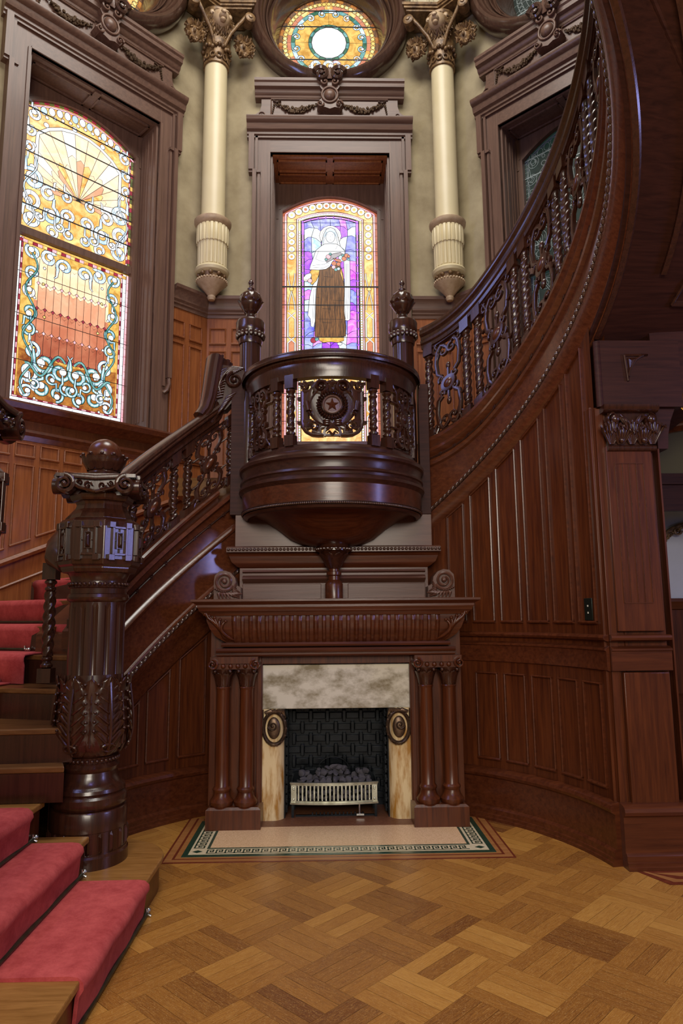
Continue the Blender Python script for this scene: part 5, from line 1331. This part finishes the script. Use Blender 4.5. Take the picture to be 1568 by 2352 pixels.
b.lathe(-.02,.235,[(.12,5.012),(.125,5.012),(.125,5.022),(.12,5.022)],24,a0=0,a1=PI,axis='y'); b.build('basket',M_iron,t)
b=MB(); b.box(gx0+.03,gx1-.02,4.83,4.845,.0,.02)
for i in range(14): x=gx0+.14+i*.026; b.box(x,x+.008,4.832,4.842,.018,.035)
b.build('burner_rail',M_iron,t)
b=MB(); b.tube([(.15,4.80,.03),(.15,4.80,.10)],.006); b.box(.13,.18,4.79,4.81,.022,.034); b.build('gas_tap',M_nick,t)
# lava rocks, one object each
R10=random.Random(21)
def rock(seed):
    r=random.Random(seed); bm=bmesh.new(); bmesh.ops.create_icosphere(bm,subdivisions=2,radius=1)
    dirs=[Vector((r.gauss(0,1),r.gauss(0,1),r.gauss(0,1))).normalized() for _ in range(13)]; cut=[r.uniform(.42,.82) for _ in dirs]
    for v in bm.verts:
        for d,c in zip(dirs,cut):
            k=v.co.dot(d)
            if k>c: v.co-=d*(k-c)
    me=bpy.data.meshes.new('lava_rock'); bm.to_mesh(me); bm.free(); me.materials.append(M_coal); 
    me.polygons.foreach_set('use_smooth',[True]*len(me.polygons)); me.set_sharp_from_angle(angle=math.radians(25)); return me
rocks=[rock(i) for i in range(9)]; nr=0
def putrock(x,y,z,s):
    global nr
    o=bpy.data.objects.new('lava_rock',rocks[nr%9]); nr+=1; C.objects.link(o); o.location=(x,y,z); o.scale=(s*R10.uniform(1.15,1.7),s*1.15,s*R10.uniform(.8,1.15)); o.rotation_euler=(R10.uniform(-.4,.4),R10.uniform(-.4,.4),R10.uniform(0,6))
    tag(o,'grey lava rock heaped in the brass fire grate','rock','lava rocks heaped in the fire grate')
for lay,(z,yy,inset) in enumerate(((.128,(4.83,4.90,4.97),.02),(.165,(4.83,4.90,4.97),.02),(.20,(4.83,4.90,4.97),.015),(.238,(4.83,4.90,4.96),.03))):
    for y in yy:
        n_=11 if lay==3 or y<4.85 else (8 if lay==2 else 0)
        for i in range(n_):
            x=gx0+.03+inset+(gx1-gx0-.06-2*inset)*(i+.5*(lay%2))/(n_-.5); putrock(x+R10.uniform(-.006,.006),max(y,gy(x)+.036)+R10.uniform(-.004,.01),z+R10.uniform(-.006,.006),.021 if lay<3 else .024)
for i in range(12): x=-.13+.20*(i%6)/5+R10.uniform(-.01,.01); putrock(x,4.90+.05*(i//6),.272,.024)
for x,y,z in ((-.06,4.93,.30),(-.02,4.92,.312),(.02,4.93,.305),(.05,4.92,.297),(.17,4.92,.268),(.20,4.93,.275),(.15,4.93,.28),(-.24,4.92,.268),(-.21,4.93,.265)): putrock(x,y,z,.026)
# hearth
t=thing('hearth','pink beige mosaic tile hearth with a dark green Greek key border before the fireplace','hearth',(0,4.5,0))
b=MB(); b.box(-.89,.895,4.105,4.78,.0005,.006); b.build('green_border',M_green,t)
b=MB(); b.box(-.857,.862,4.138,4.78,.004,.007); b.build('key_ground',M_tilec,t)
b=MB(); b.box(-.765,.77,4.228,4.78,.005,.0078); b.build('inner_green_line',M_green,t)
b=MB(); b.box(-.748,.753,4.245,4.77,.006,.0088); b.build('tile_field',M_tile,t)
b=MB(); b.box(-.49,.49,4.62,5.1,.007,.0095); b.build('inner_hearth',M_terra,t)
b=MB(); wk=.009
def key(px,py,dx,dy,nx,ny,n_,u):
    for i in range(n_):
        o=i*u; w_=wk; F_=lambda a,c:(px+dx*(o+a)+nx*c,py+dy*(o+a)+ny*c)
        P=[(0,.0),(0,.055),(u*.62,.055),(u*.62,.022),(u*.34,.022),(u*.34,.036)]
        seg=[(0,0,u,0)]
        for a in range(len(P)-1):
            (a0,c0),(a1,c1)=P[a],P[a+1]; x0,x1=min(a0,a1)-w_/2,max(a0,a1)+w_/2; y0_,y1_=min(c0,c1)-w_/2,max(c0,c1)+w_/2
            q=[F_(x0,y0_),F_(x1,y0_),F_(x1,y1_),F_(x0,y1_)]; b.add([(x,y,.0078) for x,y in q],[(0,1,2,3)])
        q=[F_(0,-w_/2),F_(u,-w_/2),F_(u,w_/2),F_(0,w_/2)]; b.add([(x,y,.0078) for x,y in q],[(0,1,2,3)])
key(-.755,4.155,1,0,0,1,29,.052)
key(-.840,4.245,0,1,1,0,8,.052); key(.790,4.245,0,1,1,0,8,.052)
for x in (-.812,.817): b.add([(x-.03,4.183,.0078),(x,4.160,.0078),(x+.03,4.183,.0078),(x,4.206,.0078)],[(0,1,2,3)])
b.build('greek_key',M_green,t,smooth=False)
t=thing('hearth_inlay','red and amber strip inlay framing the hearth in the parquet','floor inlay',(0,4.4,0))
M_in1=wood('dark red inlay wood',(.10,.018,.008),(.17,.035,.014),.3); M_in2=wood('reddish oak inlay',(.26,.10,.028),(.38,.16,.05),.35,HZ)
for w0,w1,mt in ((.0,.012,M_in1),(.012,.05,M_in2),(.05,.064,M_in1),(.064,.10,M_in2)):
    b=MB(); X0,Y0=.985-w0,4.018+w0; X1_,Y1_=.985-w1,4.018+w1
    b.box(-X0,X0,Y0,Y1_,.0004,.0034); b.box(-X0,-X1_,Y1_,4.85,.0004,.0034); b.box(X1_,X0,Y1_,4.85,.0004,.0034); b.build('inlay_strip',mt,t)
t=thing('floor_inlay','concentric key pattern inlay in the parquet at the foot of the pilaster','floor inlay',(1.9,3.7,0))
for k,mt in enumerate((M_in1,M_in2,M_in1,M_in2,M_in1,M_in2,M_in1)):
    b=MB(); o=.035*k; x0,y0,y1_=1.50+o*1.0,3.60+o,3.86-o
    if y1_-y0<.02: break
    q=[(x0+.0,y1_),(x0+(y1_-y0)*.5+.02,y0),(2.9,y0)]; b.v=[]; pts=[(x0+.02,y1_),(x0+.14,y0),(2.9,y0),(2.9,y1_)]
    b.add([(x,y,.001+.0006*k) for x,y in pts],[(0,1,2,3)]); 
    g=MB(); g.v=[]; b.add([(x,y,.0004) for x,y in pts],[(3,2,1,0)]); b.build('inlay_strip',mt,t,smooth=False)

# ================================================================ GREAT NEWELS
def great_newel(x,y,z0,label):
    t=thing('newel_post',label,'newel post',(x,y,z0),'great carved newels at the foot of the stair')
    K_=lambda l:[(r,z) for r,z in l]
    def L_(pr,name,mat=M_dark,n=48,mod=None,sub=1,ang=35,extra=None,par=None):
        b=MB(); b.lathe(x,y,pr,n,mod=mod,sub=sub)
        if extra: extra(b)
        return b.build(name,mat,par or t,ang=ang)
    def plf(b):
        for i in range(24):
            a=2*PI*i/24; f=lambda X,Y,Z,a=a:(x+.187*math.cos(a)-math.sin(a)*X+Y*math.cos(a),y+.187*math.sin(a)+math.cos(a)*X+Y*math.sin(a),Z)
            
    L_([(.193,.163),(.193,.215),(.186,.225),(.186,.23)],'plinth_ring',ang=30)
    L_([(.181,.228),(.181,.325),(.184,.328),(.184,.41),(.178,.42),(.16,.425)],'plinth',mod=None)
    b=MB()
    for i in range(20):
        a=2*PI*i/20; f=lambda X,Y,Z,a=a:(x+(.181+Y)*math.cos(a)-math.sin(a)*X,y+(.181+Y)*math.sin(a)+math.cos(a)*X,Z)
        g=MB(f); g.add([(-.011,.001,.240),(0,.001,.228),(.011,.001,.240),(.011,.001,.312),(0,.001,.325),(-.011,.001,.312),(0,.012,.248),(0,.012,.306)],[(0,1,6),(1,2,6),(2,3,7,6),(3,4,7),(4,5,7),(5,0,6,7)])
        o=len(b.v); b.v+=g.v; b.F+=[[q+o for q in r] for r in g.F]; b.mi+=g.mi
        g=MB(f)
        for s_ in (-1,1): g.box(s_*.011-.0015,s_*.011+.0015,-.002,.003,.232,.32)
        o=len(b.v); b.v+=g.v; b.F+=[[q+o for q in r] for r in g.F]; b.mi+=g.mi
    b.build('plinth_flutes',M_dark,t,smooth=False)
    L_([(.15,.42),(.17,.425),(.182,.445),(.180,.475),(.165,.49),(.172,.50),(.168,.515),(.15,.53),(.135,.56),(.128,.59),(.135,.60),(.140,.612),(.128,.625),(.12,.635),(.124,.66),(.130,.665)],'base_torus',sub=2)
    for rr_,zz_ in ((.130,.648),(.146,1.513)):
        b=MB()
        for i in range(36): a=2*PI*i/36; b.ball((x+rr_*math.cos(a),y+rr_*math.sin(a),zz_),.010,1,1,1,8,6)
        b.build('bead_ring',M_dark,t,ang=70)
    prB=[(.118,.66),(.135,.68),(.155,.72),(.163,.78),(.160,.84),(.152,.92),(.145,1.0),(.140,1.06)]
    bulb=L_(prB,'acanthus_bulb',sub=2)
    def rad(z):
        for (r0,z0_),(r1,z1_) in zip(prB,prB[1:]):
            if z0_<=z<=z1_: return r0+(r1-r0)*(z-z0_)/(z1_-z0_)
        return prB[0][0] if z<.66 else prB[-1][0]
    b=MB()
    for i in range(6):
        a0=2*PI*i/6-PI/2-.28
        fn=lambda u,v,o,a0=a0:(x+(rad(v)+.004+o)*math.cos(a0+u/.155),y+(rad(v)+.004+o)*math.sin(a0+u/.155),v)
        # main leaf surface with ribs and side lobes
        b.leaf((0,.672,0),.40,.078,.028,fn,12,28,lobes=7)
        P3=lambda u,v,o:fn(u,v,o)
        b.tube([P3(0,.68+.38*k/10,.020+.012*math.sin(k/10*PI)) for k in range(11)],[.007]*10+[.003],6)
        for k in range(6):
            v=.72+.052*k; w_=.062*(1-.09*k)
            for sx in (-1,1):
                ph_=math.radians(38+3*k); cp_,sp_=math.cos(ph_),math.sin(ph_); ln=.105-.008*k
                lf=lambda u,vv,o,sx=sx,v=v,cp_=cp_,sp_=sp_: fn(sx*(.003+vv*sp_+u*cp_*.9),v+vv*cp_-u*sp_,o)
                b.leaf((0,0,.014),ln,.017,.022,lf,6,9,lobes=2)
                b.tube([lf(0,ln*j/5,.020+.004*math.sin(j/5*PI)) for j in range(6)],[.004,.006,.006,.005,.004,.003],6)
                b.ball(lf(0,ln*.97,.026),.0085,1.1,1.1,.8,8,6)
        for sx in (-1,1): b.tube([P3(sx*.030*math.sin(t_),.715-.018*math.cos(t_),.024) for t_ in [j*PI/6 for j in range(7)]],.006,6)
        # broad smooth leaves between
        a1=a0+PI/6
        fm=lambda u,v,o,a1=a1:(x+(rad(v)+.001+o)*math.cos(a1+u/.155),y+(rad(v)+.001+o)*math.sin(a1+u/.155),v)
        b.leaf((0,.70,0),.365,.05,.03,fm,8,18,lobes=3)
        b.tube([fm(0,.72+.34*k/8,.014) for k in range(9)],[.005]*9,6)
    b.build('acanthus_leaves',M_dark,bulb,ang=55)
    fl=lambda a,z,r:r*(1-.085*max(0,math.cos(14*a))**.6) if 1.04<z<1.40 and math.cos(14*a)>0 else r
    L_([(.139,1.02),(.139,1.06),(.138,1.385),(.137,1.405),(.137,1.425)],'fluted_shaft',n=224,mod=fl,ang=40)
    L_([(.137,1.42),(.150,1.43),(.155,1.445),(.150,1.46),(.140,1.465),(.142,1.49),(.150,1.495),(.142,1.505),(.138,1.53),(.150,1.56),(.165,1.575)],'neck_ring',sub=2)
    def octo(pr,name,par=None):
        b=MB(); b.lathe(x,y,pr,8,a0=PI/8,a1=2*PI+PI/8); return b.build(name,M_dark,par or t,smooth=False,bevel=.004)
    b8=octo([(.14,1.565),(.180,1.57),(.190,1.59),(.190,1.60),(.203,1.61),(.210,1.635),(.212,1.80),(.205,1.83),(.19,1.845),(.165,1.85)],'octagon_block')
    b=MB()
    ap=.2115*math.cos(PI/8)
    for i in range(8):
        a=i*PI/4; f=lambda X,Y,Z,a=a:(x+(ap+Y)*math.cos(a)-math.sin(a)*X,y+(ap+Y)*math.sin(a)+math.cos(a)*X,Z)
        g=MB(f)
        g.box(-.042,-.030,-.01,.013,1.635,1.815); g.box(.030,.042,-.01,.013,1.635,1.815); g.box(-.042,.042,-.01,.012,1.652,1.664); g.box(-.042,.042,-.01,.012,1.788,1.80)
        for u in (-1,1):
            for v in (1.635,1.80): g.box(u*.045-.016,u*.045+.016,-.01,.017,v-.008,v+.022)
        g.box(-.014,.014,-.01,.010,1.685,1.69); g.box(-.014,.014,-.01,.010,1.765,1.77); g.box(-.019,-.014,-.01,.010,1.685,1.77); g.box(.014,.019,-.01,.010,1.685,1.77)
        g.box(-.032,-.019,-.01,.010,1.726,1.730); g.box(.019,.032,-.01,.010,1.726,1.730); g.box(-.002,.002,-.01,.010,1.664,1.685); g.box(-.002,.002,-.01,.010,1.77,1.788)
        g.add([(-.012,.002,1.692),(.012,.002,1.692),(.012,.002,1.763),(-.012,.002,1.763),(0,.018,1.708),(0,.018,1.747)],[(0,1,4),(1,2,5,4),(2,3,5),(3,0,4,5)])
        o=len(b.v); b.v+=g.v; b.F+=[[q+o for q in r] for r in g.F]; b.mi+=g.mi
    b.build('strapwork',M_dark,b8,smooth=False,bevel=.0015)
    octo([(.155,1.845),(.162,1.85),(.150,1.875),(.135,1.90),(.128,1.925),(.135,1.94),(.150,1.945),(.158,1.955),(.165,1.975),(.15,1.99)],'upper_neck')
    # four-sided volute cap
    rot=math.radians(7)
    b=MB()
    for i in range(4):
        a=i*PI/2+rot-PI/2
        f=lambda X,Y,Z,a=a:(x+(.190-Y)*math.cos(a)-math.sin(a)*X,y+(.190-Y)*math.sin(a)+math.cos(a)*X,Z)
        g=MB(f)
        g.ribbon([(-.15,2.055),(-.10,2.052),(0,2.045),(.10,2.052),(.15,2.055)],.024,-.018,.06,ridge=.004)
        for sx in (-1,1):
            g.scroll(sx*.148,2.012,.048,PI/2,1.7,.021,-.022,.035,-sx,ridge=.004,n=34)
            g.ribbon([(sx*.12,2.02),(sx*.08,1.995),(sx*.04,1.985),(0,1.975)],.014,-.01,.05,ridge=.004)
            g.scroll(sx*.035,2.005,.020,0,1.2,.010,-.018,.02,sx); g.scroll(sx*.075,2.018,.014,PI,1.2,.008,-.016,.02,-sx)
        g.poly([(-.13,2.045),(.13,2.045),(.10,2.00),(.04,1.975),(-.04,1.975),(-.10,2.00)],.0,.06)
        o=len(b.v); b.v+=g.v; b.F+=[[q+o for q in r] for r in g.F]; b.mi+=g.mi
    g=MB(lambda X,Y,Z:(x+X*math.cos(rot)-Y*math.sin(rot),y+X*math.sin(rot)+Y*math.cos(rot),Z)); g.box(-.195,.195,-.195,.195,2.05,2.068); g.box(-.12,.12,-.12,.12,1.97,2.055)
    o=len(b.v); b.v+=g.v; b.F+=[[q+o for q in r] for r in g.F]; b.mi+=g.mi
    b.build('volute_cap',M_dark,t,ang=45)
    L_([(.10,2.066),(.085,2.07),(.080,2.09),(.084,2.10),(.080,2.11),(.075,2.118)],'ball_neck')
    cup=L_([(.074,2.115),(.090,2.13),(.100,2.15),(.098,2.18),(.088,2.186)],'leaf_cup')
    b=MB()
    for i in range(12):
        a0=2*PI*i/12; fn=lambda u,v,o,a0=a0:(x+(.080+min(.024,(v-2.11)*.5)+o)*math.cos(a0+(u+(v-2.11)*.25)/.1),y+(.080+min(.024,(v-2.11)*.5)+o)*math.sin(a0+(u+(v-2.11)*.25)/.1),v)
        b.leaf((0,2.115,0),.085,.028,.018,fn,6,10,lobes=3); b.ball(fn(0,2.195,.012),.011,1,1,.7,8,6)
    b.build('cup_leaves',M_dark,cup,ang=60)
    b=MB(); b.ball((x,y,2.205),.088,1,1,1,40,26); b.build('ball',M_redh,t,ang=80)
    return t
gn=great_newel(-1.255,3.62,.163,'massive carved newel with a ball top, left of the fireplace')
dup(gn,(-1.335,2.20,.163),'massive carved newel cut off by the left edge, its blue-lit scroll showing')

# ================================================================ LEFT STAIR
t=thing('staircase','oak steps with dark risers turning up behind the great newel','staircase',(-1.6,3.2,0))
RZ=.163
def wedge(name,poly,z0,z1,mt,nose=.02,par=None):
    b=MB(); k=len(poly); b.add([(x,y,z0) for x,y in poly]+[(x,y,z1) for x,y in poly],[(i,(i+1)%k,(i+1)%k+k,i+k) for i in range(k)]+[list(range(k))[::-1],list(range(k,2*k))])
    return b.build(name,mt,par or t,smooth=False,bevel=.006 if z1-z0<.05 else 0)
def rounded(x0,yA,yB,rA=.27,nx=-2.9):   # step outline facing +x with rounded ends around the newels
    p=[(nx,yA-.0)]
    p+=[(-1.245+( -x0*-1+1.245)*0,0)][:0]
    return p
Ya,Yb=2.22,3.62
def step_poly(xf,re):
    pts=[]
    # lower newel end
    pts+=[(-2.9,Ya-re)]
    for i in range(9): a=-PI/2+PI/2*i/8; pts.append((-1.245+re*1.0*math.cos(a)*(abs(xf+1.245)/re if True else 1),Ya+re*math.sin(a)))
    for i in range(9): a=PI/2*i/8; pts.append((-1.245+math.cos(a)*abs(xf+1.245),Yb+re*math.sin(a)))
    pts.append((-2.9,Yb+re)); return pts
wedge('riser',step_poly(-.905,.30),0,.135,M_red); wedge('tread',step_poly(-.885,.32),.135,RZ,M_tread)
def straight(x,z0): 
    wedge('riser',[(-2.9,2.28),(x,2.28),(x,3.42),(-2.9,3.42)],z0,z0+RZ-.028,M_red); wedge('tread',[(-2.9,2.28),(x+.02,2.28),(x+.02,3.43),(-2.9,3.43)],z0+RZ-.028,z0+RZ,M_tread)
straight(-1.205,RZ); straight(-1.42,2*RZ)
# winders
CN=(0,YC)
def ray_pt(th,r): return (r*math.cos(math.radians(th)),YC+r*math.sin(math.radians(th)))
ths=[192,184.5,177.5,170.5,163.5,156.5,149.5,142.5,135.5,128.5,121.5,115]
for i,th in enumerate(ths):
    n_=i+4; z1=n_*.16+.012; z0=max(0,z1-.9)
    rin=lambda a_:1.36 if a_>164 else 1.745
    inner=ray_pt(th,rin(th)) if i>1 else ((-1.30,3.38+.1*i)); 
    tho=th-(0 if i<2 else 5)
    outer=ray_pt(tho,3.9) if i>0 else (-2.9,3.30)
    th2=112; pl=[inner,outer]
    for q in range(1,8):
        tt=tho+(95-tho)*q/7; rr=3.3 if tt<150 else 4.2
        pl.append(ray_pt(tt,min(3.9,rr)))
    for q in range(0,12): tt=112+(th-112)*q/12; pl.append(ray_pt(tt,rin(tt)))
    if th>164: pl.insert(2+7+0,pl[9]) if False else None
    # keep inside the outer walls
    cl=[]
    for x_,y_ in pl:
        x_=max(x_,-2.93); lim=x_+7.615
        if y_>lim: m_=(y_-lim)/2; y_-=m_; x_+=m_
        cl.append((x_,min(y_,6.38)))
    wedge('riser',cl,z1-.16,z1-.028,M_dark); wedge('tread',cl,z1-.028,z1,M_wind)  # darker riser and tread colours stand in for the shade on the winders
# carpet runner : one object, tread + riser for each step
def carpet(polys,name='carpet_runner'): pass
cr_=thing('stair_carpet','red wool runner covering the steps of the left flight','carpet',(-1.5,3,0))
def cstep(xf,xb,zt,y0,y1,zb,nm='carpet_fold',skew=0):
    # rounded nosing profile extruded along y
    pr=[(xb,zt+.012),(xf-.045,zt+.014),(xf-.015,zt+.010),(xf+.004,zt-.006),(xf+.008,zt-.028),(xf-.006,zt-.05),(xf-.016,zb+.004),(xf-.028,zb+.004),(xf-.02,zt-.05),(xf-.012,zt-.03),(xf-.02,zt-.002),(xb,zt+.001)]
    b=MB(lambda x,y,z:(-y+skew*(x-y0)*0,x,z)); b.prof([(x,z) for x,z in pr],y0,y1,12)
    b.v=[(x+.004*math.sin(y*17+z*9),y,z) for x,y,z in b.v]
    return b.build(nm,M_carpet,cr_,ang=70)
cstep(-.875,-1.21,RZ,2.47,3.30,.0); cstep(-1.175,-1.43,2*RZ,2.47,3.30,RZ); cstep(-1.39,-1.75,3*RZ,2.47,3.26,2*RZ)
for i,th in enumerate(ths[:9]):      # winders: carpet slab between radii
    z1=(i+4)*.16+.012; tho=th-(0 if i<2 else 5)
    def RP(u,back,th=th,tho=tho):   # u 0..1 across the stair, back 0..1 to the next nosing
        ra,rb=1.60,3.0
        a=ray_pt(th-back*9.5,1.60); c=ray_pt(tho-back*9.5,3.05)
        return (a[0]*(1-u)+c[0]*u,a[1]*(1-u)+c[1]*u)
    b=MB(); vs=[];fs=[]; U0,U1=([.30,.24,.20,.14,.04,.03,.03,.03,.03][i],.80); nu_=8
    prof_=[(1.0,.004,.012),(.3,.0,.013),(.06,.0,.010),(-.03,0,-.008),(-.04,0,-.03),(.02,0,-.055),(.03,0,-.155)]
    for q in range(nu_+1):
        u=U0+(U1-U0)*q/nu_
        for bk,_,dz in prof_: x_,y_=RP(u,bk if bk>0.1 else bk*.6); vs.append((x_,y_,z1+dz))
    kp=len(prof_)
    for q in range(nu_):
        for j in range(kp-1): a=q*kp+j; fs.append((a,a+1,a+kp+1,a+kp))
    b.add(vs,fs); o=b.build('carpet_fold',M_carpet,cr_,ang=70); so=o.modifiers.new('thick','SOLIDIFY'); so.thickness=.010; so.offset=-1
# stair rods with brackets
def rod(p0,p1,lab):
    c=((p0[0]+p1[0])/2,(p0[1]+p1[1])/2,(p0[2]+p1[2])/2)
    t=thing('stair_rod',lab,'stair rod',c,'stair rods holding the red runner')
    b=MB(); b.tube([p0,p1],.0085,10); b.build('rod',M_rodm,t)
    d=(Vector(p1)-Vector(p0)).normalized()
    for p,s_ in ((p0,-1),(p1,1)):
        P_=Vector(p)-d*s_*.0; b=MB(); b.ball(tuple(P_+d*s_*.035),.012,1,1,1,10,8); b.ball(tuple(P_+d*s_*.018),.008,1,1,1,8,6); b.tube([tuple(P_),tuple(P_+d*s_*.03)],.005,8)
        b.tube([tuple(P_+Vector((0,0,.022))),tuple(P_),tuple(P_+Vector((.02,0,-.010)))],.006,8); b.build('bracket',M_nick,t,ang=60)
rod((-.888,2.42,.014),(-.888,3.35,.014),'dark stair rod at floor level under the lowest carpeted step')
rod((-1.186,2.42,RZ+.022),(-1.186,3.35,RZ+.022),'dark stair rod at the foot of the second carpeted riser')
rod((-1.405,2.42,2*RZ+.022),(-1.405,3.32,2*RZ+.022),'dark stair rod at the foot of the third carpeted riser')
for i in (0,1,2,3,4,5):
    th=ths[i]; z1=i*.16+3*.16+.03; tho=th-(0 if i<2 else 5); a=ray_pt(th+.4,1.60); c=ray_pt(tho+.4,3.05)
    f_=lambda u:(a[0]*(1-u)+c[0]*u,a[1]*(1-u)+c[1]*u,z1+.005)
    rod(f_(.27),f_(.83),['stair rod of the first turning step behind the newel','stair rod of the second turning step behind the newel','stair rod of the third turning step behind the newel','stair rod of the fourth turning step behind the newel','stair rod of the fifth turning step behind the newel','stair rod of the sixth turning step behind the newel'][i])
# sloping skirt against the outer left wall
b=MB(fL); pts=[(-1.2,1.00),(1.2,2.62),(1.2,2.30),(-1.2,.72)]
x_=lambda s:1.60+.155*0
zk=lambda s:1.564+.44*(s+.564)
b.poly([(-1.2,zk(-1.2)-1.0),(-1.2,zk(-1.2)),(1.0,zk(1.0)),(1.0,zk(1.0)-.9)],-.035,.0)
sk=b.build('trim_6',M_or); sk['kind']='structure'
b=MB(fL); b.ribbon([(-1.2,zk(-1.2)+.19),(1.0,zk(1.0)+.19)],.045,-.07,.0,ridge=.012); b.ribbon([(-1.2,zk(-1.2)-.0),(1.0,zk(1.0)-.0)],.02,-.045,.0,ridge=.006); b.build('skirt_moulding',M_orh,sk)
